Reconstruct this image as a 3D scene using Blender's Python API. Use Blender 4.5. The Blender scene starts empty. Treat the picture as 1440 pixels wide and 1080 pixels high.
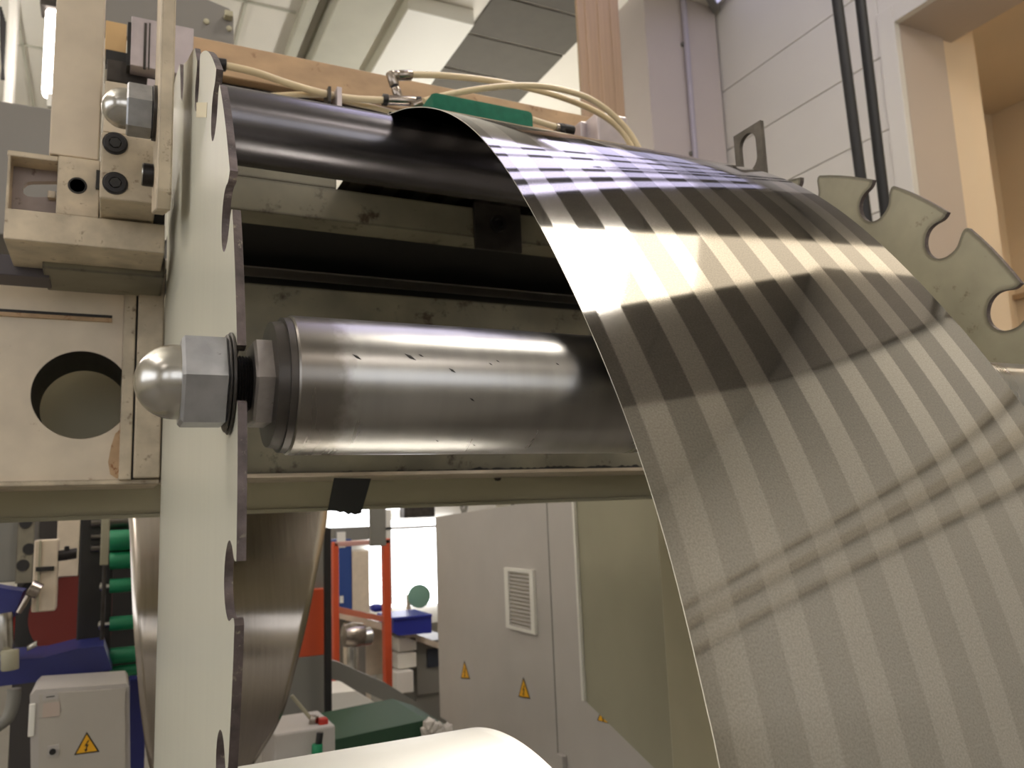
import bpy, bmesh, math, random
from mathutils import Vector, Matrix
from mathutils.geometry import tessellate_polygon
random.seed(7)
sc = bpy.context.scene
COL = sc.collection
EYE = 1.5                                  # camera height above the floor

# ------------------------------------------------------------------ camera
FPX = 1150.0
XC = Vector((2360., -82., -FPX)).normalized()          # world X as seen by the lens
ZC = Vector((-420., 7840., -FPX)); ZC = (ZC - ZC.dot(XC) * XC).normalized()
YC = ZC.cross(XC)
ROT = Matrix((XC, YC, ZC))                             # camera -> world
cam = bpy.data.objects.new('camera', bpy.data.cameras.new('camera'))
COL.objects.link(cam)
cam.data.sensor_fit = 'HORIZONTAL'; cam.data.sensor_width = 36.0
cam.data.lens = FPX / 1440.0 * 36.0
cam.data.clip_start = 0.02; cam.data.clip_end = 100
cam.matrix_world = Matrix.Translation((0, 0, EYE)) @ ROT.to_4x4()
cam.data.dof.use_dof = True; cam.data.dof.focus_distance = 0.55; cam.data.dof.aperture_fstop = 16.0
sc.camera = cam

# ------------------------------------------------------------------ world, exposure
w = bpy.data.worlds.new('world'); sc.world = w; w.use_nodes = True
w.node_tree.nodes['Background'].inputs[0].default_value = (0.62, 0.68, 0.75, 1)
w.node_tree.nodes['Background'].inputs[1].default_value = 0.6
vs = sc.view_settings
vs.view_transform = 'Standard'; vs.look = 'None'; vs.gamma = 1.0; vs.use_curve_mapping = False
vs.exposure = 0.3
EXPO = 0.0

# ------------------------------------------------------------------ area light helper (lamps added to light the hall are built further down)
def area(name, loc, size, power, color=(1, 0.95, 0.86), aim=(0, 0, -1)):
    l = bpy.data.lights.new(name, 'AREA'); l.shape = 'RECTANGLE'
    l.size, l.size_y = size; l.energy = power; l.color = color
    o = bpy.data.objects.new(name, l); COL.objects.link(o)
    o.location = (loc[0], loc[1], loc[2] + EYE)
    o.rotation_euler = Vector(aim).to_track_quat('-Z', 'Y').to_euler()
    return o

# ------------------------------------------------------------------ helpers
def U(px, py, ax, val):
    """measure: where the sight line of a photo pixel meets the plane axis=val (z counted from eye height)"""
    r = ROT @ Vector((px - 720, -(py - 540), -FPX))
    return r * (val / r[ax])

def lin(c):
    return tuple(((v / 255.) / 12.92 if v / 255. <= .04045 else ((v / 255. + .055) / 1.055) ** 2.4) for v in c)

def mat(name, rgb, rough=.5, metal=0., var=0., dirt=None, dirt_amt=0., scale=12., bump=0., coat=0., emit=None, estr=0., brush=None, spec=.5, rv=.3, edge=None, edge_r=.003, edge_t=.5):
    m = bpy.data.materials.new(name); m.use_nodes = True
    nt = m.node_tree; N = nt.nodes; L = nt.links; b = N['Principled BSDF']
    c = (*lin(rgb), 1)
    b.inputs['Base Color'].default_value = c
    b.inputs['Roughness'].default_value = rough; b.inputs['Metallic'].default_value = metal
    b.inputs['Coat Weight'].default_value = coat
    b.inputs['Specular IOR Level'].default_value = spec
    if emit:
        b.inputs['Emission Color'].default_value = (*lin(emit), 1); b.inputs['Emission Strength'].default_value = estr
    if var or dirt or bump or brush or edge:
        tc = N.new('ShaderNodeTexCoord')
        vec = tc.outputs['Object']
        if brush:
            mp = N.new('ShaderNodeMapping'); mp.inputs['Scale'].default_value = brush
            L.new(vec, mp.inputs[0]); bvec = mp.outputs[0]
        else: bvec = vec
        n1 = N.new('ShaderNodeTexNoise'); n1.inputs['Scale'].default_value = scale; n1.inputs['Detail'].default_value = 6
        L.new(bvec, n1.inputs[0])
        out = None
        if var:
            mx = N.new('ShaderNodeMix'); mx.data_type = 'RGBA'
            mx.inputs[6].default_value = tuple(v * (1 - var) for v in c[:3]) + (1,)
            mx.inputs[7].default_value = tuple(min(1, v * (1 + var)) for v in c[:3]) + (1,)
            r = N.new('ShaderNodeValToRGB'); r.color_ramp.elements[0].position = .3; r.color_ramp.elements[1].position = .7
            L.new(n1.outputs[0], r.inputs[0]); L.new(r.outputs[0], mx.inputs[0]); out = mx.outputs[2]
        if dirt:
            n2 = N.new('ShaderNodeTexNoise'); n2.inputs['Scale'].default_value = scale * 2.2; n2.inputs['Detail'].default_value = 10; n2.inputs['Roughness'].default_value = .7
            L.new(vec, n2.inputs[0])
            r2 = N.new('ShaderNodeValToRGB'); p = .72 - .3 * dirt_amt
            r2.color_ramp.elements[0].position = p; r2.color_ramp.elements[1].position = p + .1
            L.new(n2.outputs[0], r2.inputs[0])
            mx2 = N.new('ShaderNodeMix'); mx2.data_type = 'RGBA'
            if out: L.new(out, mx2.inputs[6])
            else: mx2.inputs[6].default_value = c
            mx2.inputs[7].default_value = (*lin(dirt), 1)
            L.new(r2.outputs[0], mx2.inputs[0]); out = mx2.outputs[2]
        if edge:
            bv = N.new('ShaderNodeBevel'); bv.samples = 4; bv.inputs[0].default_value = edge_r
            ge = N.new('ShaderNodeNewGeometry'); dt = N.new('ShaderNodeVectorMath'); dt.operation = 'DOT_PRODUCT'
            L.new(bv.outputs[0], dt.inputs[0]); L.new(ge.outputs['Normal'], dt.inputs[1])
            n3 = N.new('ShaderNodeTexNoise'); n3.inputs['Scale'].default_value = 170; n3.inputs['Detail'].default_value = 5
            L.new(vec, n3.inputs[0])
            om = N.new('ShaderNodeMath'); om.operation = 'MULTIPLY_ADD'; om.inputs[1].default_value = -3.; om.inputs[2].default_value = 3.
            L.new(dt.outputs['Value'], om.inputs[0])
            ad = N.new('ShaderNodeMath'); ad.operation = 'MULTIPLY'; L.new(om.outputs[0], ad.inputs[0]); L.new(n3.outputs[0], ad.inputs[1])
            r3 = N.new('ShaderNodeValToRGB'); r3.color_ramp.elements[0].position = edge_t * .4; r3.color_ramp.elements[1].position = edge_t * .4 + .06
            L.new(ad.outputs[0], r3.inputs[0])
            mx3 = N.new('ShaderNodeMix'); mx3.data_type = 'RGBA'
            if out: L.new(out, mx3.inputs[6])
            else: mx3.inputs[6].default_value = c
            mx3.inputs[7].default_value = (*lin(edge), 1); L.new(r3.outputs[0], mx3.inputs[0]); out = mx3.outputs[2]
        if out: L.new(out, b.inputs['Base Color'])
        if bump:
            bp = N.new('ShaderNodeBump'); bp.inputs['Strength'].default_value = bump; bp.inputs['Distance'].default_value = .002
            L.new(n1.outputs[0], bp.inputs['Height']); L.new(bp.outputs[0], b.inputs['Normal'])
        if brush:
            mr = N.new('ShaderNodeMapRange'); mr.inputs[3].default_value = rough * (1 - rv); mr.inputs[4].default_value = min(1, rough * (1 + rv))
            L.new(n1.outputs[0], mr.inputs[0]); L.new(mr.outputs[0], b.inputs['Roughness'])
    return m

def glow(name, rgb, s):
    m = bpy.data.materials.new(name); m.use_nodes = True
    N = m.node_tree.nodes; N.clear()
    e = N.new('ShaderNodeEmission'); e.inputs[0].default_value = (*lin(rgb), 1); e.inputs[1].default_value = s
    o = N.new('ShaderNodeOutputMaterial'); m.node_tree.links.new(e.outputs[0], o.inputs[0])
    return m

def obj(name, bm, m, parent=None, smooth=False, loc=None):
    me = bpy.data.meshes.new(name)
    bmesh.ops.recalc_face_normals(bm, faces=bm.faces)
    bm.to_mesh(me); bm.free()
    for mm in (m if isinstance(m, (list, tuple)) else [m]): me.materials.append(mm)
    if smooth:
        me.polygons.foreach_set('use_smooth', [True] * len(me.polygons))
        me.set_sharp_from_angle(angle=math.radians(35))
    o = bpy.data.objects.new(name, me); COL.objects.link(o)
    if parent: o.parent = parent
    else: o.location = (0, 0, EYE)
    return o

def tag(o, label, cat, group=None):
    o['label'] = label; o['category'] = cat
    if group: o['group'] = group
    return o

def thing(name, label, cat, group=None):
    o = bpy.data.objects.new(name, None); COL.objects.link(o); o.location = (0, 0, EYE)
    o.empty_display_size = .05
    return tag(o, label, cat, group)

def struct(o, label=None):
    o['kind'] = 'structure'
    if label: o['label'] = label
    return o

def bx(bm, x0, x1, y0, y1, z0, z1, bev=0.):
    x0, x1 = sorted((x0, x1)); y0, y1 = sorted((y0, y1)); z0, z1 = sorted((z0, z1))
    r = bmesh.ops.create_cube(bm, size=1)
    for v in r['verts']:
        v.co = Vector(((x0 + x1) / 2 + v.co.x * (x1 - x0), (y0 + y1) / 2 + v.co.y * (y1 - y0), (z0 + z1) / 2 + v.co.z * (z1 - z0)))
    if bev:
        es = {e for v in r['verts'] for e in v.link_edges}
        bmesh.ops.bevel(bm, geom=list(es), offset=bev, segments=2, affect='EDGES', profile=.5)
    return bm

def box(name, x0, x1, y0, y1, z0, z1, m, parent=None, bev=0.):
    return obj(name, bx(bmesh.new(), x0, x1, y0, y1, z0, z1, bev), m, parent)

def fbox(name, a, b, c, d, Y, depth, m, parent=None, bev=0.):
    """axis-aligned box: front face on plane Y, its edges at photo x=a..c, y=b..d, going back by depth"""
    mx, my = (a + c) / 2, (b + d) / 2
    x0 = U(a, my, 1, Y).x; x1 = U(c, my, 1, Y).x; z1 = U(mx, b, 1, Y).z; z0 = U(mx, d, 1, Y).z
    return box(name, x0, x1, Y, Y + depth, z0, z1, m, parent, bev)

def fb(bm, a, b, c, d, Y, depth, bev=0.):
    mx, my = (a + c) / 2, (b + d) / 2
    x0 = U(a, my, 1, Y).x; x1 = U(c, my, 1, Y).x; z1 = U(mx, b, 1, Y).z; z0 = U(mx, d, 1, Y).z
    return bx(bm, x0, x1, Y, Y + depth, z0, z1, bev)

def prism(bm, pts, off):
    """closed polygon of 3-D points swept by vector off"""
    off = Vector(off)
    a = [bm.verts.new(p) for p in pts]; b = [bm.verts.new(Vector(p) + off) for p in pts]
    n = len(a)
    fs = [bm.faces.new(a), bm.faces.new(b[::-1])]
    sides = [bm.faces.new((a[i], b[i], b[(i + 1) % n], a[(i + 1) % n])) for i in range(n)]
    return fs, sides

def lathe(bm, o, axis, prof, seg=48, hexa=False):
    """prof: (distance along axis, radius); open ends closed"""
    axis = Vector(axis).normalized()
    u = axis.orthogonal().normalized() if abs(axis.x) < .9 else Vector((0, 0, 1))
    v = axis.cross(u)
    n = 6 if hexa else seg
    rings = []
    for s, r in prof:
        if r < 1e-6: rings.append([bm.verts.new(Vector(o) + axis * s)])
        else: rings.append([bm.verts.new(Vector(o) + axis * s + (u * math.cos(2 * math.pi * (k + (.5 if hexa else 0)) / n) + v * math.sin(2 * math.pi * (k + (.5 if hexa else 0)) / n)) * r) for k in range(n)])
    for A, B in zip(rings, rings[1:]):
        for k in range(n):
            k2 = (k + 1) % n
            if len(A) == 1 and len(B) == 1: continue
            if len(A) == 1: bm.faces.new((A[0], B[k], B[k2]))
            elif len(B) == 1: bm.faces.new((A[k], B[0], A[k2]))
            else: bm.faces.new((A[k], B[k], B[k2], A[k2]))
    if len(rings[0]) > 1: bm.faces.new(rings[0])
    if len(rings[-1]) > 1: bm.faces.new(rings[-1])
    return bm

def spline(pts, n=8):
    P = [Vector(p) for p in pts]; out = []
    for i in range(len(P) - 1):
        p0 = P[max(i - 1, 0)]; p1 = P[i]; p2 = P[i + 1]; p3 = P[min(i + 2, len(P) - 1)]
        for k in range(n):
            t = k / n
            out.append(.5 * ((2 * p1) + (p2 - p0) * t + (2 * p0 - 5 * p1 + 4 * p2 - p3) * t * t + (3 * p1 - p0 - 3 * p2 + p3) * t ** 3))
    out.append(P[-1]); return out

def tube(bm, pts, r, seg=12, smooth_n=8):
    P = spline(pts, smooth_n) if smooth_n else [Vector(p) for p in pts]
    t0 = (P[1] - P[0]).normalized(); u = t0.orthogonal().normalized(); rings = []
    for i, p in enumerate(P):
        t = (P[min(i + 1, len(P) - 1)] - P[max(i - 1, 0)]).normalized()
        u = (u - u.dot(t) * t).normalized(); v = t.cross(u)
        rings.append([bm.verts.new(p + (u * math.cos(2 * math.pi * k / seg) + v * math.sin(2 * math.pi * k / seg)) * r) for k in range(seg)])
    for A, B in zip(rings, rings[1:]):
        for k in range(seg): bm.faces.new((A[k], A[(k + 1) % seg], B[(k + 1) % seg], B[k]))
    bm.faces.new(rings[0]); bm.faces.new(rings[-1][::-1])
    return bm

# ------------------------------------------------------------------ materials
M = {}
M['cream'] = mat('cream_machine_paint', (206, 192, 170), .42, var=.1, dirt=(140, 108, 76), dirt_amt=.25, scale=18, bump=.08, edge=(110, 84, 62), edge_r=.0025)
M['cream_worn'] = mat('worn_cream_paint', (192, 178, 154), .48, var=.24, dirt=(104, 80, 60), dirt_amt=.42, scale=30, bump=.2, edge=(64, 48, 38), edge_r=.003, edge_t=.42)
M['greenish'] = mat('grey_green_plate_paint', (202, 202, 187), .33, rv=.05, var=.03, dirt=(150, 144, 112), dirt_amt=.1, scale=7, brush=(5, 5, .8), spec=.6)
M['grey_green'] = mat('grimy_grey_green_paint', (126, 120, 102), .5, var=.26, dirt=(66, 54, 40), dirt_amt=.5, scale=11, bump=.15, edge=(40, 34, 26), edge_r=.006, edge_t=.3)
M['olive'] = mat('olive_grey_paint', (154, 150, 128), .55, var=.05, scale=5)
M['dark_olive'] = mat('dark_olive_paint', (172, 166, 140), .55, var=.07, scale=5)
M['cut_edge'] = mat('flame_cut_steel_edge', (92, 82, 80), .5, metal=.4, var=.45, dirt=(150, 142, 124), dirt_amt=.45, scale=75, bump=.6)
M['black_gap'] = mat('black_steel_and_shade', (34, 32, 29), .6, var=.2, scale=14)  # dark steel, also painted where gaps and undersides lie in shade
M['dark_steel'] = mat('dark_oily_steel', (70, 66, 62), .4, metal=.7, var=.3, scale=30, bump=.2)
M['zinc'] = mat('zinc_plated_steel', (186, 184, 178), .24, metal=1., var=.12, scale=60)
M['zinc_flat'] = mat('zinc_plated_hexagon', (172, 174, 178), .38, metal=.9, var=.15, dirt=(70, 64, 58), dirt_amt=.15, scale=70)
M['roller'] = mat('worn_steel_roller', (164, 163, 160), .29, metal=1., var=.10, dirt=(104, 100, 96), dirt_amt=.3, scale=9, brush=(6, .9, .9), rv=.2)
def grime_band(m, x_lim, soft, rgb):
    nt = m.node_tree; N = nt.nodes; L = nt.links; b = N['Principled BSDF']
    src = b.inputs['Base Color'].links[0].from_socket
    tc = N.new('ShaderNodeTexCoord'); sp = N.new('ShaderNodeSeparateXYZ'); L.new(tc.outputs['Object'], sp.inputs[0])
    nz = N.new('ShaderNodeTexNoise'); nz.inputs['Scale'].default_value = 120; nz.inputs['Detail'].default_value = 6; L.new(tc.outputs['Object'], nz.inputs[0])
    ma = N.new('ShaderNodeMath'); ma.operation = 'MULTIPLY_ADD'; ma.inputs[1].default_value = soft * 1.6; L.new(nz.outputs[0], ma.inputs[0]); L.new(sp.outputs[0], ma.inputs[2])
    mr = N.new('ShaderNodeMapRange'); mr.inputs[1].default_value = x_lim; mr.inputs[2].default_value = x_lim + soft; mr.inputs[3].default_value = .75; mr.inputs[4].default_value = 0.
    L.new(ma.outputs[0], mr.inputs[0])
    mx = N.new('ShaderNodeMix'); mx.data_type = 'RGBA'; L.new(src, mx.inputs[6]); mx.inputs[7].default_value = (*lin(rgb), 1); L.new(mr.outputs[0], mx.inputs[0])
    L.new(mx.outputs[2], b.inputs['Base Color'])
grime_band(M['roller'], .118, .012, (98, 92, 84))
M['roller2'] = mat('dark_steel_roller', (112, 110, 114), .26, metal=1., var=.04, scale=6, brush=(6, .8, .8), rv=.12)
M['black'] = mat('black_rubber', (16, 15, 15), .6)
M['bolt_black'] = mat('black_oxide_bolt', (40, 37, 36), .42, metal=.4)
M['tape'] = mat('black_cloth_tape', (22, 22, 20), .7)
M['wood'] = mat('rusty_tan_bar', (192, 160, 124), .6, var=.16, dirt=(140, 100, 68), dirt_amt=.4, scale=16, brush=(1, 2, 2), edge=(90, 64, 44), edge_r=.004)
M['felt'] = mat('green_felt', (20, 100, 76), .9, var=.12, scale=70, bump=.35)
M['hose'] = mat('yellowed_plastic_hose', (226, 206, 166), .3, coat=.2, spec=.5)
M['nickel'] = mat('nickel_fitting', (160, 150, 140), .26, metal=1., var=.15, scale=70)
M['alu'] = mat('aluminium_profile', (190, 180, 182), .35, metal=.5, var=.08, scale=40, dirt=(90, 80, 78), dirt_amt=.2)
M['grey_panel'] = mat('flat_grey_panel', (128, 124, 118), .55, var=.03, scale=3)
M['wallw'] = mat('white_wall_paint', (216, 212, 200), .7, var=.03, scale=1.5)
M['beigew'] = mat('beige_wall_paint', (226, 206, 176), .7, var=.03, scale=1)
M['pink'] = mat('pale_column_paint', (200, 190, 182), .6, var=.02, scale=2)
M['tan'] = mat('tan_column_cladding', (178, 150, 118), .5, var=.1, scale=4, brush=(8, 8, .2))
M['ceil'] = mat('cream_ceiling_paint', (226, 221, 209), .75, var=.04, scale=1)
M['ceil_dark'] = mat('dark_acoustic_panel', (96, 92, 84), .85, var=.05, scale=8)
M['ceil_beam'] = mat('grey_ceiling_beam', (190, 188, 172), .7, var=.05, scale=3)
M['floor'] = mat('grey_epoxy_floor', (120, 116, 108), .4, var=.1, scale=2)
M['orange'] = mat('orange_red_paint', (196, 78, 40), .45)
M['red'] = mat('red_paint', (180, 44, 30), .5)
M['blue'] = mat('blue_machine_enamel', (36, 42, 104), .4, var=.1, scale=10)
M['bluebin'] = mat('blue_plastic', (36, 48, 150), .4)
M['greenroll'] = mat('green_roller_cover', (22, 128, 84), .5, var=.06, scale=20)
M['greenbelt'] = mat('dark_green_conveyor_belt', (34, 66, 44), .6)
M['white'] = mat('white_plastic', (226, 224, 214), .5)
M['grey'] = mat('mid_grey_paint', (120, 118, 110), .5)
M['light_grey'] = mat('light_grey_cabinet_paint', (180, 175, 168), .5, var=.05, scale=4)
M['yellow'] = mat('warning_yellow', (232, 172, 20), .5)
M['ink'] = mat('black_print', (24, 22, 20), .6)
M['reveal'] = mat('beige_reveal_paint', (190, 176, 160), .7, var=.03, scale=1)
M['rust'] = mat('rust_stain', (176, 148, 116), .8, var=.2, dirt=(134, 84, 48), dirt_amt=.55, scale=45)
M['glass'] = mat('clear_acrylic', (196, 190, 180), .15)

# steel strip: brushed bands of alternating polish run along its length
FADE0, FADE1 = .10, -.02  # band contrast lowered downward in the colour, imitating the evener reflection there
def strip_material():
    m = bpy.data.materials.new('banded_spring_steel'); m.use_nodes = True
    nt = m.node_tree; N = nt.nodes; L = nt.links; b = N['Principled BSDF']
    b.inputs['Metallic'].default_value = 1.
    uv = N.new('ShaderNodeUVMap'); sp = N.new('ShaderNodeSeparateXYZ'); L.new(uv.outputs[0], sp.inputs[0])
    def math_(op, a, bb=None, c=None):
        n = N.new('ShaderNodeMath'); n.operation = op
        for i, v in enumerate((a, bb, c)):
            if v is None: continue
            if isinstance(v, (int, float)): n.inputs[i].default_value = v
            else: L.new(v, n.inputs[i])
        return n.outputs[0]
    nz = N.new('ShaderNodeTexNoise'); nz.inputs['Scale'].default_value = 900; nz.inputs['Detail'].default_value = 3
    L.new(uv.outputs[0], nz.inputs[0])
    jit = math_('MULTIPLY', math_('SUBTRACT', nz.outputs[0], .5), .05)
    ph = math_('FRACT', math_('ADD', math_('DIVIDE', math_('SUBTRACT', sp.outputs[0], .266), .0465), jit))
    st = N.new('ShaderNodeValToRGB'); cr = st.color_ramp; cr.interpolation = 'LINEAR'
    cr.elements[0].position = 0; cr.elements[0].color = (0, 0, 0, 1)
    cr.elements[1].position = .24; cr.elements[1].color = (0, 0, 0, 1)
    for p, v in ((.27, 1.), (.70, 1.), (.73, 0.)):
        e = cr.elements.new(p); e.color = (v, v, v, 1)
    L.new(ph, st.inputs[0])
    big = N.new('ShaderNodeTexNoise'); big.inputs['Scale'].default_value = 14; big.inputs['Detail'].default_value = 2
    L.new(uv.outputs[0], big.inputs[0])
    mx = N.new('ShaderNodeMix'); mx.data_type = 'RGBA'
    mx.inputs[6].default_value = (.31, .30, .285, 1); mx.inputs[7].default_value = (.58, .56, .53, 1)
    fd = N.new('ShaderNodeMapRange'); fd.interpolation_type = 'SMOOTHSTEP'
    fd.inputs[1].default_value = FADE1; fd.inputs[2].default_value = FADE0; fd.inputs[3].default_value = .28; fd.inputs[4].default_value = 1.
    tco = N.new('ShaderNodeTexCoord'); spo = N.new('ShaderNodeSeparateXYZ'); L.new(tco.outputs['Object'], spo.inputs[0]); L.new(spo.outputs[2], fd.inputs[0])
    amt = math_('ADD', math_('MULTIPLY', math_('SUBTRACT', st.outputs[0], .5), fd.outputs[0]), .5)
    L.new(amt, mx.inputs[0])
    fine = N.new('ShaderNodeTexNoise'); fine.inputs['Scale'].default_value = 700; fine.inputs['Detail'].default_value = 4
    L.new(uv.outputs[0], fine.inputs[0])
    mul = N.new('ShaderNodeMix'); mul.data_type = 'RGBA'; mul.blend_type = 'MULTIPLY'; mul.inputs[0].default_value = 1
    L.new(mx.outputs[2], mul.inputs[6])
    fr = N.new('ShaderNodeMapRange'); fr.inputs[1].default_value = .3; fr.inputs[2].default_value = .7; fr.inputs[3].default_value = .84; fr.inputs[4].default_value = 1.12
    L.new(fine.outputs[0], fr.inputs[0]); cmb = N.new('ShaderNodeCombineColor')
    for i in range(3): L.new(fr.outputs[0], cmb.inputs[i])
    L.new(cmb.outputs[0], mul.inputs[7])
    L.new(mul.outputs[2], b.inputs['Base Color'])
    rr = N.new('ShaderNodeMapRange'); rr.inputs[3].default_value = .05; rr.inputs[4].default_value = .085
    L.new(st.outputs[0], rr.inputs[0]); L.new(rr.outputs[0], b.inputs['Roughness'])
    return m
M['strip'] = strip_material()
M['strip_plain'] = mat('plain_rolled_steel', (186, 178, 168), .22, metal=1., var=.07, scale=14, brush=(14, .5, .5))
M['lamp'] = glow('fluorescent_light', (255, 243, 234), 10.)
M['lamp_hot'] = glow('luminaire_glow_hot', (255, 246, 234), 15.)  # stepped lamp strengths make the reflected band fade to the right
M['lamp_mid'] = glow('luminaire_glow_mid', (255, 240, 214), 3.2)
M['lamp_dim'] = glow('luminaire_glow_dim', (255, 236, 206), 1.5)
M['uplight'] = glow('uplight', (250, 246, 240), 15.)
M['lamp_b2'] = glow('added_skylight_mid', (226, 218, 255), 1.5)  # dimmer added panes, stepped to fade the reflected skylight band
M['lamp_b3'] = glow('added_skylight_dim', (220, 214, 250), .7)
M['lamp_b'] = glow('added_skylight_bright', (232, 224, 255), 2.6)
M['lamp_warm'] = glow('warm_light', (255, 236, 208), 26.)
M['window'] = glow('bright_window', (250, 250, 255), 5.)
M['window_fill'] = glow('fill_window_glow', (246, 246, 250), 2.2)

# ------------------------------------------------------------------ the hall
CZ = 4.6
HX0, HX1, HY0, HY1 = -6., 5., -6., 11.
FZ = -EYE
struct(box('floor', HX0, HX1 + 3.2, HY0, HY1, FZ - .1, FZ, M['floor']))
ceil = struct(box('ceiling', HX0, HX1 + 3.2, HY0, HY1, CZ, CZ + .1, M['ceil']))
wl = struct(box('wall_left', HX0 - .1, HX0, HY0, HY1, FZ, CZ, M['wallw']))
wf = struct(box('wall_front', HX0, HX1 + 3.2, HY0 - .1, HY0, FZ, CZ, M['wallw']))
wb = struct(box('wall_back', HX0, HX1 + 3.2, HY1, HY1 + .1, FZ, CZ, M['wallw']))

# right wall built of large precast panels with recessed joints, door opening between DY0 and DY1
DY1 = 3.62; DZ = 3.36
wr = struct(box('wall_right', HX1 + .03, HX1 + .2, DY1 + .06, HY1, FZ, CZ, M['wallw']))
rows = [FZ, .3, 1.35, 2.05, 2.62, 3.18, 3.75, CZ]
cols = [DY1 + .14, 6.0, 8.6, HY1]
for i in range(len(rows) - 1):
    for j in range(len(cols) - 1):
        box('panel', HX1, HX1 + .035, cols[j] + .003, cols[j + 1] - .003, rows[i] + .004, rows[i + 1] - .004, M['wallw'], wr, bev=.004)
box('panel', HX1, HX1 + .2, HY0, DY1 + .14, DZ + .14, CZ, M['wallw'], wr, bev=.004)
box('panel', HX1, HX1 + .2, HY0, 0.2, FZ, DZ + .14, M['wallw'], wr, bev=.004)
# door opening: frame, reveal and the warm lobby behind it
dr = bpy.data.objects.new('door_1', None); COL.objects.link(dr); dr.location = (0, 0, EYE); dr['kind'] = 'structure'
box('door_frame', HX1 - .03, HX1 + .03, DY1, DY1 + .14, FZ, DZ + .14, M['wallw'], dr, bev=.006)
box('door_frame', HX1 - .03, HX1 + .03, 0.2, DY1, DZ, DZ + .14, M['wallw'], dr, bev=.006)
box('reveal', HX1 + .03, HX1 + .5, DY1, DY1 + .05, FZ, DZ + .05, M['reveal'], dr)
box('reveal', HX1 + .03, HX1 + .62, 0.2, DY1 + .05, DZ, DZ + .06, M['reveal'], dr)
lob = struct(box('wall_lobby', HX1 + 2.6, HX1 + 2.7, -1, 5.2, FZ, DZ + .3, M['beigew']))
b = bmesh.new(); bx(b, HX1 + .5, HX1 + .9, DY1 + .02, DY1 + .2, FZ, DZ + .3); bx(b, HX1 + .9, HX1 + 2.7, DY1 + 1.0, DY1 + 1.1, FZ, DZ + .3)
struct(obj('wall_lobby_end', b, M['beigew']))
struct(box('ceiling_lobby', HX1 + .6, HX1 + 2.7, -1, 5.2, DZ + .25, DZ + .3, M['beigew']))
struct(box('trim_1', HX1 + 2.5, HX1 + 2.6, -1, 5.2, .5, .62, M['tan']))
struct(box('trim_2', HX1 + 2.55, HX1 + 2.6, -1, 5.2, 1.75, 1.80, M['tan']))
ll = thing('lobby_lamp', 'small warm lamp under the lobby ceiling behind the door opening at right', 'lamp')
box('diffuser', HX1 + 1.6, HX1 + 2.1, 1.6, 2.2, DZ + .17, DZ + .2, M['lamp_warm'], ll)
box('housing', HX1 + 1.55, HX1 + 2.15, 1.55, 2.25, DZ + .2, DZ + .249, M['white'], ll, bev=.01)

# columns against the right wall
cYc = 5.45
xa = U(912, 100, 1, cYc).x
b = bx(bmesh.new(), xa, HX1 - .02, cYc, cYc + .5, FZ, CZ, .01)
colm = struct(obj('column', b, M['pink']), 'pale square building column with a thin conduit')
b = lathe(bmesh.new(), (U(968, 100, 1, cYc - .03).x, cYc - .035, FZ), (0, 0, 1), [(0, .026), (CZ - FZ - .01, .026)], 16)
obj('conduit', b, mat('grey_conduit', (178, 172, 180), .4), colm, smooth=True)
for z in (1.6, 3.05, 4.1): box('conduit_clip', U(968, 100, 1, cYc - .03).x - .04, U(968, 100, 1, cYc - .03).x + .035, cYc - .03, cYc - .001, z, z + .03, M['grey'], colm)
cy2 = 4.7
xl = U(816, 100, 1, cy2).x; xr = U(876, 100, 1, cy2).x
col2 = struct(box('column_tan', xl, xr, cy2, cy2 + .03, FZ, CZ, M['tan'], bev=.01), 'tan clad column')
for k in range(3):
    x = xl + (xr - xl) * (k + .6) / 3.4
    box('rib', x, x + (xr - xl) * .12, cy2 - .008, cy2, FZ, CZ, M['tan'], col2, bev=.004)
struct(box('column_white', U(880, 100, 1, cYc + .52).x, xa + .25, cYc + .52, cYc + 1.1, FZ, CZ, M['wallw'], bev=.01), 'white column behind the pale one')

# ceiling: dark acoustic panels (those in view, above the machine's far side)
ys = [4.2, 4.8, 5.4, 6.05, 6.7, 7.35, 8.0, 8.65]
for i in range(len(ys) - 1):
    for x0, x1 in ((2.98, 4.05),):
        box('ceiling_panel', x0, x1, ys[i] + .016, ys[i + 1] - .016, CZ - .02, CZ - .001, M['ceil_dark'], ceil, bev=.004)
M['ceil_mid'] = mat('mid_grey_acoustic_panel', (148, 143, 134), .85, var=.05, scale=8)
# fields of the same dark panels over the machine, reflected in the strip
def quadpan(name, pts, z, th, m, parent):
    b = bmesh.new(); prism(b, [(p[0], p[1], z) for p in pts], (0, 0, th)); return obj(name, b, m, parent)
def lerp2(a, b, t): return (a[0] + (b[0] - a[0]) * t, a[1] + (b[1] - a[1]) * t)
def field(name, A, B, C, D, nu, nv, z, th, m, parent, gap=.03):
    """A-B near edge, D-C far edge, split in nu by nv pieces"""
    for i in range(nu):
        for j in range(nv):
            u0, u1 = (i + gap) / nu, (i + 1 - gap) / nu; v0, v1 = (j + gap) / nv, (j + 1 - gap) / nv
            P = lambda u, v: lerp2(lerp2(A, B, u), lerp2(D, C, u), v)
            quadpan(name, [P(u0, v0), P(u1, v0), P(u1, v1), P(u0, v1)], z, th, m, parent)
field('ceiling_panel', (.9, .55), (4.95, 1.3), (4.95, 3.0), (.9, .25 + .35), 5, 1, CZ - .05, .049, M['ceil_mid'], ceil, .006)
field('ceiling_panel', (.9, -3.1), (4.95, -1.35), (4.95, .6), (.9, -1.35), 6, 1, CZ - .05, .049, M['ceil_mid'], ceil, .006)
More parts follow.
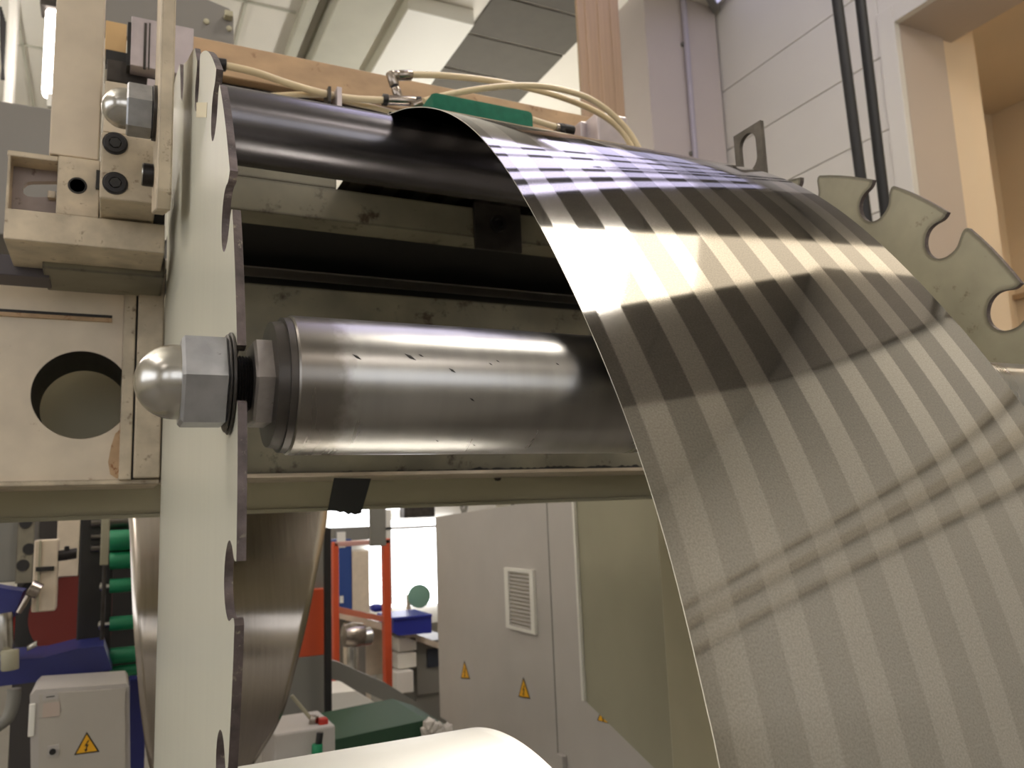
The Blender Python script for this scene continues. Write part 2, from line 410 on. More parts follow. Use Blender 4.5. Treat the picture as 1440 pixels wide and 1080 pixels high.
# long box beams and white tray along the hall
for (x0, x1, d) in ((1.42, 1.52, .12), (1.62, 2.08, .25)):
    box('beam', x0, x1, 3.2, HY1 - .01, CZ - d, CZ - .001, M['ceil_beam'], ceil, bev=.01)
box('tray', 2.25, 2.9, 6.35, 9.5, CZ - .16, CZ - .001, M['white'], ceil, bev=.01)
box('tray', 2.25, 2.9, 3.2, 5.85, CZ - .16, CZ - .001, M['white'], ceil, bev=.01)
for x in (-2.5, -.9, .35, .95): box('joint_strip', x, x + .025, 3.2, HY1 - .01, CZ - .02, CZ - .001, M['ceil_beam'], ceil)
for y in (5.5, 7.0, 8.5): box('joint_strip', -5, 1.4, y, y + .02, CZ - .02, CZ - .001, M['ceil_beam'], ceil)

refl_shapes = struct(bpy.data.objects.new('reflection_shapes', None)); COL.objects.link(refl_shapes); refl_shapes.location = (0, 0, EYE)  # dark shapes added on the unseen wall to darken the strip's reflection
b = bmesh.new(); prism(b, [(4.9, -1.3, 4.545), (4.9, -.85, 4.15), (4.9, .1, 3.42), (4.9, .735, 3.42), (4.9, .735, 4.545)], (.09, 0, 0)); obj('reflection_darkener', b, M['ceil_mid'], refl_shapes)
box('wall_darkener', 4.94, 4.999, 1.24, 3.05, 3.56, 4.52, M['ceil_mid'], refl_shapes, bev=.004)
wlum = thing('added_wall_light', 'added dim wall light strip carrying the reflected luminaire band onto the right wall', 'wall light')  # glow added to extend the reflected luminaire band
box('diffuser', 4.95, 4.96, .74, 1.24, 3.52, 4.52, M['lamp_dim'], wlum); box('housing', 4.96, 4.999, .73, 1.25, 3.50, 4.52, M['white'], wlum)
for z0, z1 in ((1.95, 2.03), (2.3, 2.42), (2.62, 2.68)): box('streak_rail', 4.95, 4.999, -5.9, -.4, z0, z1, mat('streak_rail_paint', (196, 188, 170), .5), refl_shapes, bev=.004)  # rails added to draw streaks in the strip's reflection
# added unseen skylight, bars slanted to shape the reflection in the strip
sky = bpy.data.objects.new('window_1', None); COL.objects.link(sky); sky.location = (0, 0, EYE); sky['kind'] = 'structure'
def slant(y, x): return y + (x - 2.44) * .70
edges = [(1.40, 1.60), (1.76, 1.95), (2.06, 2.45), (2.56, 2.79), (2.90, 3.6)]
for a, c in edges:
    for xa_, xb_, m_ in ((1.0, 3.3, 'lamp_b'), (3.33, 4.0, 'lamp_b2'), (4.03, 4.9, 'lamp_b3')):
        quadpan('pane', [(xa_, slant(a, xa_)), (xb_, slant(a, xb_)), (xb_, slant(c, xb_)), (xa_, slant(c, xa_))], CZ - .06, .01, M[m_], sky)
ba = [edges[0][0] - .06] + [e[1] for e in edges]; bb = [e[0] for e in edges] + [edges[-1][1] + .08]
for a, c in zip(ba, bb):
    quadpan('glazing_bar', [(.95, slant(a, .95)), (4.95, slant(a, 4.95)), (4.95, slant(c, 4.95)), (.95, slant(c, .95))], CZ - .09, .085, M['grey'], sky)

# added luminaire, outline and brightness steps shaped for the strip's reflection
lum = thing('added_ceiling_light', 'added wide ceiling luminaire shaped for the reflection in the strip', 'ceiling light')
LB = lambda x: max(-.37, -.26 + (x - 3.02) * .485)
LT = lambda x: .81 + (x - 2.63) * .19
for xa_, xb_, st_ in ((1.7, 2.75, 'lamp_hot'), (2.75, 3.15, 'lamp_hot'), (3.15, 3.76, 'lamp_mid'), (3.76, 4.94, 'lamp_dim')):
    quadpan('diffuser', [(xa_, LB(xa_)), (xb_, LB(xb_)), (xb_, LT(xb_)), (xa_, LT(xa_))], CZ - .1, .02, M[st_], lum)
quadpan('housing', [(1.65, LB(1.65) - .04), (2.75, LB(2.75) - .04), (4.95, LB(4.95) - .04), (4.95, LT(4.95) + .04), (1.65, LT(1.65) + .04)], CZ - .08, .079, M['white'], lum)
# unseen luminaires added as fill light in the rest of the hall
for k, (x, y) in enumerate([(-3.5, -3.8), (-3.5, -.8), (-3.2, 2.2), (2.2, -5.0)]):
    t = thing('added_ceiling_light', ('added fill luminaire over the left front of the hall', 'added fill luminaire left of the machine', 'added fill luminaire left behind the machine', 'added fill luminaire over the front right of the hall')[k], 'ceiling light')
    hw = .34 if k == 3 else .14
    box('diffuser', x - .8, x + .8, y - hw, y + hw, CZ - .11, CZ - .09, M['lamp'], t)
    box('housing', x - .85, x + .85, y - hw - .04, y + hw + .04, CZ - .09, CZ - .001, M['white'], t, bev=.01)
for k, y in enumerate((1.0, 4.2, 7.4)):  # pendants added to brighten the ceiling, out of view
    t = thing('added_pendant_light', ('nearest', 'middle', 'farthest')[k] + ' pendant trough light added to brighten the ceiling over the left aisle', 'pendant light')
    box('lower_diffuser', -2.7, -2.3, y - 1.1, y + 1.1, 3.30, 3.32, M['lamp'], t)
    box('upper_diffuser', -2.7, -2.3, y - 1.1, y + 1.1, 3.42, 3.44, M['uplight'], t)
    box('trough', -2.75, -2.25, y - 1.15, y + 1.15, 3.33, 3.41, M['white'], t, bev=.01)
    for d in (-.9, .9): box('hanger', -2.51, -2.49, y + d - .01, y + d + .01, 3.44, CZ, M['grey'], t)
t = thing('added_uplight_trough', 'added trough throwing light on the ceiling, hidden by the rollers', 'light trough')  # hidden light added only to brighten the ceiling
box('trough', 3.3, 3.9, 6.6, 10.2, 1.70, 1.79, M['white'], t, bev=.01); box('upper_diffuser', 3.34, 3.86, 6.65, 10.15, 1.79, 1.80, M['uplight'], t)
for y in (6.8, 10.0): box('leg', 3.57, 3.63, y - .03, y + .03, FZ, 1.70, M['grey'], t)
# unseen windows added as fill light: front wall (behind the camera) and left wall
for n, (x0, x1) in enumerate(((-4.6, -2.4), (-1.6, .6), (1.4, 3.6))):
    wv = bpy.data.objects.new('window_%d' % (n + 2), None); COL.objects.link(wv); wv.location = (0, 0, EYE); wv['kind'] = 'structure'
    box('pane', x0, x1, HY0 + .02, HY0 + .03, .4, 2.6, M['window_fill'], wv)
    for x in (x0 - .05, (x0 + x1) / 2 - .025, x1): box('window_frame', x, x + .05, HY0, HY0 + .06, .35, 2.65, M['white'], wv)
    for z in (.35, 1.45, 2.6): box('window_frame', x0, x1, HY0, HY0 + .06, z, z + .05, M['white'], wv)
wv = bpy.data.objects.new('window_5', None); COL.objects.link(wv); wv.location = (0, 0, EYE); wv['kind'] = 'structure'
box('pane', HX0 + .02, HX0 + .03, -3.5, 2.5, .3, 2.4, M['window_fill'], wv)
for y in (-3.5, -1.5, .5, 2.45): box('window_frame', HX0, HX0 + .06, y, y + .05, .3, 2.4, M['white'], wv)

# vertical light tube seen at the upper left, between the bright ceiling parts
t = thing('tube_light', 'glaring upright light tube at the upper left beside the cream post', 'light')
Yt = 4.0
fbox('tube', 61, 9, 85, 131, Yt, .08, M['lamp'], t, bev=.02)
fbox('bracket', 56, -6, 92, 9, Yt - .02, .12, M['dark_steel'], t, bev=.005)
fbox('bracket', 66, 131, 80, 150, Yt, .08, M['white'], t, bev=.005)
t = thing('cable_duct', 'white upright duct with black cables at the far upper left edge', 'duct')
fbox('duct', 9, -40, 22, 150, Yt + .2, .1, M['white'], t, bev=.01)
b = bmesh.new()
for k in range(5): tube(b, [U(1 + 1.5 * k, 10 + 5 * k, 1, Yt + .15), U(2 + k, 60, 1, Yt + .15), U(5 - k * .6, 112, 1, Yt + .15)], .006, 6)
obj('cable', b, M['black'], t, smooth=True)

# ------------------------------------------------------------------ bed of the machine
BY = 1.17
bed = thing('machine_bed', 'long cream painted hollow beam with a round through hole at its left end', 'machine beam')
zb0, zb1 = .0575, .327
def beam_with_hole(x0, x1, z0, z1, cx, cz, r, y0, y1, seg=56):
    bm = bmesh.new()
    out = []
    for k in range(seg):
        a = 2 * math.pi * k / seg; c, s = math.cos(a), math.sin(a)
        t = 1e9
        if c > 1e-6: t = min(t, (x1 - cx) / c)
        if c < -1e-6: t = min(t, (x0 - cx) / c)
        if s > 1e-6: t = min(t, (z1 - cz) / s)
        if s < -1e-6: t = min(t, (z0 - cz) / s)
        out.append((cx + c * t, cz + s * t))
    # snap nearest samples to corners
    for C in ((x0, z0), (x0, z1), (x1, z0), (x1, z1)):
        i = min(range(seg), key=lambda k: (out[k][0] - C[0]) ** 2 + (out[k][1] - C[1]) ** 2); out[i] = C
    inn = [(cx + r * math.cos(2 * math.pi * k / seg), cz + r * math.sin(2 * math.pi * k / seg)) for k in range(seg)]
    V = {}
    for nm, P in (('o', out), ('i', inn)):
        for yy in (y0, y1): V[nm, yy] = [bm.verts.new((p[0], yy, p[1])) for p in P]
    dark = []
    for k in range(seg):
        j = (k + 1) % seg
        for yy in (y0, y1): bm.faces.new((V['o', yy][k], V['o', yy][j], V['i', yy][j], V['i', yy][k]))
        bm.faces.new((V['o', y0][k], V['o', y0][j], V['o', y1][j], V['o', y1][k]))
        f = bm.faces.new((V['i', y0][k], V['i', y0][j], V['i', y1][j], V['i', y1][k])); f.material_index = 1
    return bm
hc = U(115, 555, 1, BY); hr = .0565
obj('end_plate', beam_with_hole(-.30, .0095, zb0, zb1, hc.x, hc.z, hr, BY, BY + .15), [M['cream'], M['black_gap']], bed)
# groove with rusty rim above the hole
fbox('groove', -60, 437, 158, 441, BY - .0008, .0006, M['black_gap'], bed)
fbox('groove_lip', -60, 441, 158, 447, BY - .003, .003, M['rust'], bed, bev=.0006)
b = bmesh.new(); prism(b, [U(x, y, 1, BY - .0006) for x, y in ((172, 600), (172, 670), (164, 673), (155, 667), (152, 650), (156, 628), (162, 610))], (0, .0006, 0)); obj('rust_stain', b, M['rust'], bed)
box('flange', .0095, .0238, BY - .016, BY + .03, zb0 - .001, .3155, M['cream_worn'], bed, bev=.0012)
box('flange', .0262, .0575, BY - .02, BY + .03, zb0 + .001, .3485, M['cream_worn'], bed, bev=.002)
box('flange_weld', .0238, .0262, BY - .01, BY + .03, zb0, .31, M['black_gap'], bed)
box('front_plate', .0645, 1.6, BY, BY + .15, zb0 + .004, .3325, M['grey_green'], bed)
box('bottom_lip', .0645, 1.6, BY - .012, BY + .15, zb0 - .001, zb0 + .0045, mat('bright_worn_edge', (190, 176, 156), .3, metal=.4, var=.2, scale=20), bed, bev=.0008)
box('bottom_lip', -.3, .0575, BY - .004, BY + .15, zb0 - .006, zb0, M['cream_worn'], bed, bev=.0008)
b = bmesh.new(); top_ = []; x = .30
while x < 1.2: top_.append((x, zb0 + .0045 + random.choice((.001, .002, .003, .004, .0025)) * (1.4 if x > .5 else .7))); x += .006
prism(b, [(.30, BY - .0007, zb0 + .0046)] + [(x, BY - .0007, z) for x, z in top_] + [(1.2, BY - .0007, zb0 + .0046)], (0, .0007, 0))
obj('oil_residue', b, M['black_gap'], bed)
# legs carry the bed outside the frame
lg = box('leg', -.30, -.18, BY + .01, BY + .14, FZ, zb0 - .006, M['dark_olive'], bed, bev=.01)
rl = tag(box('rear_rail', -.6, 1.29, BY + .2, BY + .52, .0125, .318, M['dark_olive'], bev=.004), 'dark olive rail running behind and just below the cream beam', 'machine rail')
box('rail_edge', -.58, 1.28, BY + .19, BY + .2, .0095, .0155, M['olive'], rl, bev=.001)
box('leg', 1.2, 1.285, BY + .28, BY + .5, FZ, .0125, M['dark_olive'], rl, bev=.01)
obj('rail_bolt', lathe(bmesh.new(), U(699, 672, 1, BY + .2) , (0, -1, 0), [(0, .006), (.006, .006), (.0075, .004)], 20), M['dark_steel'], rl, smooth=True)

# black tape hanging from the beam
P = [(470, 672), (522, 673), (508, 722), (499, 724), (494, 722), (490, 724), (484, 720), (478, 721), (474, 719), (461, 718)]
b = bmesh.new(); prism(b, [U(x, y, 1, BY - .014) for x, y in P], (0, .0015, 0))
tag(obj('black_tape', b, M['tape']), 'torn black tape flap hanging under the cream beam', 'tape')

# ------------------------------------------------------------------ upper rails behind the rollers
ur = thing('upper_rail', 'grimy grey rail right of the notched plate, under the top roller', 'machine rail')
Y1 = 1.04
za = U(335, 240, 1, Y1).z; zc = U(335, 294, 1, Y1).z
box('face_plate', .0645, 1.5, Y1, Y1 + .05, zc, .436, M['grey_green'], ur, bev=.001)
box('face_extension', .0645, .262, Y1, Y1 + .05, .4365, .475, M['grey_green'], ur, bev=.001)
fbox('bracket', 668, 285, 733, 352, Y1 - .006, .006, M['dark_steel'], ur, bev=.001)
o = U(699, 316, 1, Y1 - .006)
obj('bolt', lathe(bmesh.new(), o, (0, -1, 0), [(0, .012), (.008, .012), (.008, .007), (.003, .006)], 24), M['bolt_black'], ur, smooth=True)
box('shaded_underside', .0645, 1.5, Y1 + .0505, 1.35, zc + .001, zc + .03, M['black_gap'], ur)  # black colour stands for the shade under the rail
zz0 = U(347, 375, 1, 1.28).z; zz1 = U(347, 346, 1, 1.28).z
dk = thing('inner_rail', 'nearly black inner rail in the gap between upper rail and beam', 'machine rail')
box('lower_bar', .0645, 1.5, 1.28, 1.33, zz0, min(zz1, zc), M['light_grey'], dk, bev=.002)
fbox('clamp_plate', 663, 345, 735, 380, 1.20, .08, M['dark_steel'], dk, bev=.001)
box('back_sheet', .0645, 1.5, 1.331, 1.345, .3335, .436, M['black_gap'], dk)  # black sheet standing for the shade in the gap

# ------------------------------------------------------------------ notched side plates
PX0, PT = .0588, .0048
def notched(name, x0, th, Yc, Zc, R, slots, yback, a0, a1, m, label, lead=()):
    """disc segment with hook shaped roller slots; outline in the YZ plane"""
    def P(ang, rad): return (Yc + rad * math.cos(math.radians(ang)), Zc + rad * math.sin(math.radians(ang)))
    out = []
    k = 180 / math.pi / R
    hook = [(-16, -.5), (-15.5, 5), (-17, 10), (-22, 17), (-24.5, 25), (-23, 33), (-18, 40), (-10, 45), (0, 46.5), (9, 44), (16, 38), (19.5, 30), (20, 22), (17, 14), (14.5, 8), (14, 3), (16, .5)]
    hook = [(a / 1000, d / 1000) for a, d in hook]
    hs = [(Vector((*q, 0))) for q in hook]
    hs = [(p.x, p.y) for p in spline(hs, 3)]
    a = a0; out += [tuple(p) for p in lead]
    for s in slots:
        lo, hi = s - .0165 * k, s + .0165 * k
        n = max(2, int((lo - a) / 2))
        out += [P(a + (lo - a) * i / n, R) for i in range(n)]
        out += [P(s + t * k, R - d) for t, d in hs]
        a = hi
    n = max(2, int((a1 - a) / 2)); out += [P(a + (a1 - a) * (i + 1) / n, R) for i in range(n)]
    out = [(min(y, yback), z) for y, z in out]
    bm = bmesh.new()
    A = [bm.verts.new((x0, y, z)) for y, z in out]; B = [bm.verts.new((x0 + th, y, z)) for y, z in out]
    n = len(out)
    for i in range(n):
        f = bm.faces.new((A[i], B[i], B[(i + 1) % n], A[(i + 1) % n])); f.material_index = 1
    for tri in tessellate_polygon([[Vector((y, z, 0)) for y, z in out]]):
        try: bm.faces.new([A[i] for i in tri]); bm.faces.new([B[i] for i in tri])
        except ValueError: pass
    o = obj(name, bm, [m, M['cut_edge']])
    return tag(o, label, 'notched plate')
tp = lambda x, y: (lambda p: (p.y, p.z))(U(x, y, 0, PX0))
top_pts = [(1.148, -.2), (1.148, tp(246, 112)[1]), tp(247, 108), tp(253, 90), tp(254.5, 138), tp(256.5, 143), tp(258, 120), tp(258.5, 90), tp(264, 84), tp(270, 72), tp(274, 67.5)]
nl = notched('notched_plate', PX0, PT, .862, .012, .42, [109.9, 135.4, 154.4, 171.1, 186.6, 202, 218], 1.148, 107.4, 313, M['greenish'],
             'tall pale grey-green notched plate in the left foreground, seen almost edge-on', lead=top_pts)
nr = notched('notched_plate', .807, .006, .853, .0203, .411, [74, 90.5, 106.9, 123.5, 139.4, 156.0, 172, 188], 1.148, 55, 215,
             mat('blotchy_grey_green_plate', (160, 154, 132), .36, var=.2, dirt=(96, 82, 60), dirt_amt=.38, scale=13, bump=.15, spec=.6, edge=(50, 43, 37), edge_r=.009, edge_t=.22), 'blotchy notched round plate behind the right edge of the steel strip')
b = bmesh.new()
zcl = U(242, 118, 0, PX0 - .0003)
P = [U(276, 144, 0, PX0 - .0004), U(291, 144, 0, PX0 - .0004), U(290, 165, 0, PX0 - .0004), U(276, 165, 0, PX0 - .0004)]
prism(b, P, (.0003, 0, 0)); obj('sticker', b, mat('cream_sticker', (222, 212, 180), .5), nl)

# ------------------------------------------------------------------ rollers
def nut_dome(parent, cx0, cx1, hx0, hx1, Y, Z, af, domer):
    rc = af / math.sqrt(3)
    bm = lathe(bmesh.new(), (0, Y, Z), (1, 0, 0), [(hx0, rc * .93), (hx0 + .0015, rc), (hx1 - .001, rc), (hx1, rc * .96)], hexa=True)
    o = obj('cap_nut', bm, M['zinc_flat'], parent)
    L = cx1 - cx0; prof = []
    for i in range(13):
        a = math.pi / 2 * i / 12; prof.append((cx0 + min(L, domer * 1.0) * (1 - math.cos(a)), domer * math.sin(a)))
    if L > domer: prof.append((cx1, domer))
    prof.append((cx1 + .002, domer))
    obj('dome', lathe(bmesh.new(), (0, Y, Z), (1, 0, 0), prof, 48), M['zinc'], o, smooth=True)
    return o
RY, RZ, RR = .4715, .0753, .0400
r2 = thing('roller', 'thick worn steel roller in the middle with a large domed nut at its left end', 'roller', 'steel rollers carried by the notched plates')
nut_dome(r2, .0093, .0335, .0320, .0553, RY, RZ, .0465, .0203)
for x0, x1, r in ((.0553, .0566, .0272), (.0568, PX0 - .0002, .0285)):
    obj('washer', lathe(bmesh.new(), (0, RY, RZ), (1, 0, 0), [(x0, r - .0006), (x0 + .0004, r), (x1 - .0004, r), (x1, r - .0006)], 48), M['dark_steel'], r2, smooth=True)
prof = []
x = .0556
while x < .073: prof += [(x, .0145), (x + .0008, .0158)]; x += .0016
obj('threaded_stud', lathe(bmesh.new(), (0, RY, RZ), (1, 0, 0), prof, 32), M['bolt_black'], r2)
rc = .046 / math.sqrt(3)
obj('lock_nut', lathe(bmesh.new(), (0, RY, RZ), (1, 0, 0), [(PX0 + PT + .005, rc * .94), (PX0 + PT + .0065, rc), (.082, rc)], hexa=True), mat('worn_nut', (150, 144, 140), .42, metal=.6, var=.2, dirt=(50, 44, 42), dirt_amt=.3, scale=90), r2)
obj('end_collar', lathe(bmesh.new(), (0, RY, RZ), (1, 0, 0), [(.0785, .029), (.0785, .0355), (.0845, .0365), (.0845, .0385), (.0895, .0385)], 64), M['dark_steel'], r2, smooth=True)
obj('roller_shell', lathe(bmesh.new(), (0, RY, RZ), (1, 0, 0), [(.0885, .039), (.0895, RR), (.80, RR), (.80, .03)], 96), M['roller'], r2, smooth=True)
obj('threaded_stud', lathe(bmesh.new(), (0, RY, RZ), (1, 0, 0), [(.80, .0155), (.84, .0155), (.841, .014)], 32), M['bolt_black'], r2)
# nicks in the roller surface
b = bmesh.new()
for px, py, l in ((502, 502, 7), (577, 502, 9), (592, 500, 4), (636, 521, 6), (700, 508, 3), (784, 512, 3), (690, 512, 3), (664, 562, 5), (667, 626, 3), (615, 620, 3)):
    ry = ROT @ Vector((px - 720, -(py - 540), -FPX)); ry.normalize()
    A = ry.y ** 2 + ry.z ** 2; B = -(ry.y * RY + ry.z * RZ); C = RY ** 2 + RZ ** 2 - (RR + .0001) ** 2
    t_ = (-B - math.sqrt(max(0, B * B - A * C))) / A; p = ry * t_
    nn = Vector((0, p.y - RY, p.z - RZ)).normalized(); tt = Vector((1, 0, 0)); bb_ = nn.cross(tt)
    s = l * .0004; d = (tt * .8 - bb_ * .5).normalized(); e = nn.cross(d)
    prism(b, [p - d * s, p + e * s * .25, p + d * s, p - e * s * .25], nn * .0002)
obj('nick', b, M['black_gap'], r2)['kind'] = 'stuff'

TY, TZ, TR = .835, .403, .039
r1 = thing('roller', 'dark polished steel roller at the top that the strip runs over', 'roller', 'steel rollers carried by the notched plates')
r1['label'] = 'dark polished steel roller at the top that the strip runs over'
nut_dome(r1, -.0193, .0035, .0030, .0262, TY, TZ, .0445, .0195)
BXL, BXR = .0300, .0425
obj('washer', lathe(bmesh.new(), (0, TY, TZ), (1, 0, 0), [(.0262, .026), (.0266, .0268), (BXL - .0003, .0268)], 48), M['dark_steel'], r1, smooth=True)
obj('threaded_stud', lathe(bmesh.new(), (0, TY, TZ), (1, 0, 0), [(PX0 + .0001, .0145), (.0745, .0145)], 32), M['bolt_black'], r1, smooth=True)
obj('roller_shell', lathe(bmesh.new(), (0, TY, TZ), (1, 0, 0), [(.0745, .014), (.0745, .0372), (.0765, TR), (.795, TR), (.80, .03)], 96), M['roller2'], r1, smooth=True)

# ------------------------------------------------------------------ the steel strip
SX0, SX1 = .2668, .65
k = .2668
S = [(3.0733, 1.6503), (2.6381, 1.471), (2.3732, 1.3044), (2.1544, 1.1196), (1.9711, .9316), (1.8174, .7321), (1.6859, .5417), (1.5984, .4149), (1.4973, .2325), (1.4333, .0726), (1.3629, -.0733), (1.3196, -.1941), (1.2807, -.3197), (1.248, -.4683)]
raw = [(y * k, z * k) for y, z in S]
# smooth front profile: y as polynomial of z (least squares, degree 5)
def polyfit(xs, ys, deg):
    n = deg + 1
    A = [[sum(x ** (i + j) for x in xs) for j in range(n)] for i in range(n)]; B = [sum(y * x ** i for x, y in zip(xs, ys)) for i in range(n)]
    for i in range(n):
        p = max(range(i, n), key=lambda r: abs(A[r][i])); A[i], A[p] = A[p], A[i]; B[i], B[p] = B[p], B[i]
        for r in range(i + 1, n):
            f = A[r][i] / A[i][i]
            for c in range(i, n): A[r][c] -= f * A[i][c]
            B[r] -= f * B[i]
    X = [0] * n
    for i in reversed(range(n)): X[i] = (B[i] - sum(A[i][c] * X[c] for c in range(i + 1, n))) / A[i][i]
    return X
cf = polyfit([p[1] for p in raw], [p[0] for p in raw], 5)
prof = []
# wraps the top roller from behind, then arches down towards the viewer
prof += [(2.6, .405), (1.8, .425), (1.3, .4395), (1.0, .4425)]
for a in (90, 98, 106): prof.append((TY + (TR + .0008) * math.cos(math.radians(a)), TZ + (TR + .0008) * math.sin(math.radians(a))))
prof += [raw[1 - 1]] if False else []
z = .425
while z > -.12:
    y = sum(c * z ** i for i, c in enumerate(cf)); prof.append((y, z)); z -= .012
ylast = prof[-1][0]; sl = (prof[-2][0] - prof[-1][0]) / .012
for i in range(1, 30): prof.append((ylast - sl * .03 * i * max(0, 1 - i / 16.) , -.12 - .03 * i))
prof = [(p.x, p.y) for p in spline([Vector((y, z_, 0)) for y, z_ in prof], 3)]
bm = bmesh.new(); uvl = bm.loops.layers.uv.new('UVMap')
nx = 24; acc = [0.]
for a, c in zip(prof, prof[1:]): acc.append(acc[-1] + math.hypot(a[0] - c[0], a[1] - c[1]))
def normal(i):
    a = prof[max(i - 1, 0)]; c = prof[min(i + 1, len(prof) - 1)]
    t = Vector((c[0] - a[0], c[1] - a[1])).normalized(); return Vector((t.y, -t.x))
TH = .0007
top = []; bot = []
for i, (y, z_) in enumerate(prof):
    n_ = normal(i)
    if n_.y > 0 and i < 4: pass
    top.append([bm.verts.new((SX0 + (SX1 - SX0) * j / nx, y, z_)) for j in range(nx + 1)])
    bot.append([bm.verts.new((SX0 + (SX1 - SX0) * j / nx, y + n_.x * TH, z_ + n_.y * TH)) for j in range(nx + 1)])
def setuv(f, idx):
    for lp, (i, j) in zip(f.loops, idx): lp[uvl].uv = (SX0 + (SX1 - SX0) * j / nx, acc[i])
for i in range(len(prof) - 1):
    for j in range(nx):
        idx = [(i, j), (i, j + 1), (i + 1, j + 1), (i + 1, j)]
        for T in (top, bot): setuv(bm.faces.new([T[a][c] for a, c in idx]), idx)
    for j in (0, nx):
        f = bm.faces.new((top[i][j], top[i + 1][j], bot[i + 1][j], bot[i][j])); f.material_index = 1
for i in (0, len(prof) - 1):
    for j in range(nx): bm.faces.new((top[i][j], top[i][j + 1], bot[i][j + 1], bot[i][j]))
st = obj('steel_strip', bm, [M['strip'], mat('bright_sheared_edge', (226, 222, 214), .35, metal=.6)], smooth=True)
tag(st, 'wide shiny steel strip with lengthwise banding arching down over the top roller', 'steel strip')

# ------------------------------------------------------------------ small parts at the upper left
vb = thing('support_bar', 'upright flat steel bar with chipped paint left of the notched plate top', 'support bar')
b = bmesh.new()
zb = .290; zt = 1.0
pts = [(.777, zt), (.777, zb + .012), (.787, zb - .004), (.895, zb + .03), (.895, zt)]
prism(b, [(BXL, y, z) for y, z in pts], (BXR - BXL, 0, 0)); bmesh.ops.bevel(b, geom=list(b.edges), offset=.0012, segments=1, affect='EDGES')
obj('bar', b, M['cream_worn'], vb)
sb = thing('bolted_block', 'cream block with two black socket screws beside the support bar', 'mounting block')
KY = .93
fbox('block', 141, 190, 221, 283, KY, .16, M['cream_worn'], sb, bev=.002)
for py in (202, 258):
    o = U(162, py, 1, KY)
    s = obj('socket_screw', lathe(bmesh.new(), o, (0, -1, 0), [(0, .0125), (.0015, .0125), (.0015, .0115), (.003, .0105), (.003, .0062), (-.004, .0055), (-.004, 0)], 32), M['bolt_black'], sb, smooth=True)
    obj('hex_socket', lathe(bmesh.new(), o + Vector((0, -.0005, 0)), (0, -1, 0), [(0, .0058), (.0032, .0058)], hexa=True), M['black_gap'], s)
o = U(200, 245, 1, .86)
obj('screw_head', lathe(bmesh.new(), (0, .86, o.z), (1, 0, 0), [(o.x, .0105), (o.x + .001, .0115), (BXL - .0005, .0115)], 32), M['bolt_black'], sb, smooth=True)
obj('screw_rim', lathe(bmesh.new(), (0, .86, o.z), (1, 0, 0), [(o.x - .0006, .0095), (o.x - .0006, .0112), (o.x + .0004, .0114)], 32), M['zinc'], sb, smooth=True)

hb = thing('drilled_block', 'cream block with one small dark bore, left of the socket screws', 'mounting block')
HY = 1.0
fbox('block', 80, 222, 140, 304, HY, .12, M['cream_worn'], hb, bev=.001)
o = U(109, 261, 1, HY)
obj('bore', lathe(bmesh.new(), o, (0, -1, 0), [(-.004, 0), (-.004, .0075), (.0006, .0078), (.0006, .0095), (0, .0098)], 28), M['black_gap'], hb, smooth=True)
fbox('key', 135, 239, 141, 265, HY - .004, .01, M['black_gap'], hb)

post = thing('upright_post', 'broad cream upright post rising out of frame at the upper left', 'post')
fbox('post_body', 80, -250, 148, 222, HY + .01, .06, M['cream'], post, bev=.0015)
fbox('post_foot', 146, 118, 213, 190, HY + .0, .05, M['cream'], post, bev=.0015)

ch = thing('slotted_channel', 'open cream steel channel with a long slot, at the left edge', 'channel')
CY = 1.02
b = bmesh.new()
# back web with a long slot: built from pieces around the slot
pts = [(12, 222), (80, 222), (80, 255), (44, 255), (38, 256.5), (33, 261), (31.5, 266), (33, 271), (38, 275.5), (44, 277), (80, 277), (80, 304), (12, 304)]
W3 = [U(x, y, 1, CY + .02) for x, y in pts]
fa = [b.verts.new(p) for p in W3]; ba_ = [b.verts.new(p + Vector((0, .01, 0))) for p in W3]
for i in range(len(pts)): b.faces.new((fa[i], ba_[i], ba_[(i + 1) % len(pts)], fa[(i + 1) % len(pts)]))
for tri in tessellate_polygon([[Vector((p.x, p.z, 0)) for p in W3]]): b.faces.new([fa[i] for i in tri]); b.faces.new([ba_[i] for i in tri])
obj('web', b, mat('stained_violet_grey_web', (150, 136, 130), .5, var=.2, dirt=(88, 66, 56), dirt_amt=.45, scale=26), ch)
fbox('top_flange', 10, 215, 82, 223, CY - .01, .04, M['cream_worn'], ch, bev=.001)
fbox('side_flange', 9, 216, 13, 303, CY - .01, .04, M['cream_worn'], ch, bev=.0008)
b = lathe(bmesh.new(), (0, CY + .03, U(40, 266, 1, CY).z), (0, 0, 1), [(-.001, .0), (0, .001)], 8); b.free()
fbox('slot_latch', 67, 268, 78, 278, CY + .012, .008, M['cream'], ch, bev=.0008)
rail = thing('bottom_rail', 'cream horizontal rail with chipped lower edge under the slotted channel', 'machine rail')
fbox('rail_face', 5, 304, 232, 346, .985, .12, M['cream_worn'], rail, bev=.0012)
box('rail_step', U(60, 360, 1, 1.06).x, U(232, 360, 1, 1.06).x, 1.06, 1.16, U(120, 383, 1, 1.06).z + .001, U(120, 352, 1, 1.06).z, M['grey_green'], rail, bev=.001)
fbox('dark_fill', -60, 357, 70, 386, 1.09, .05, mat('dark_violet_steel', (74, 68, 72), .5, var=.1), rail, bev=.001)
fbox('dark_recess', 172, 284, 232, 312, 1.06, .05, M['black_gap'], rail)

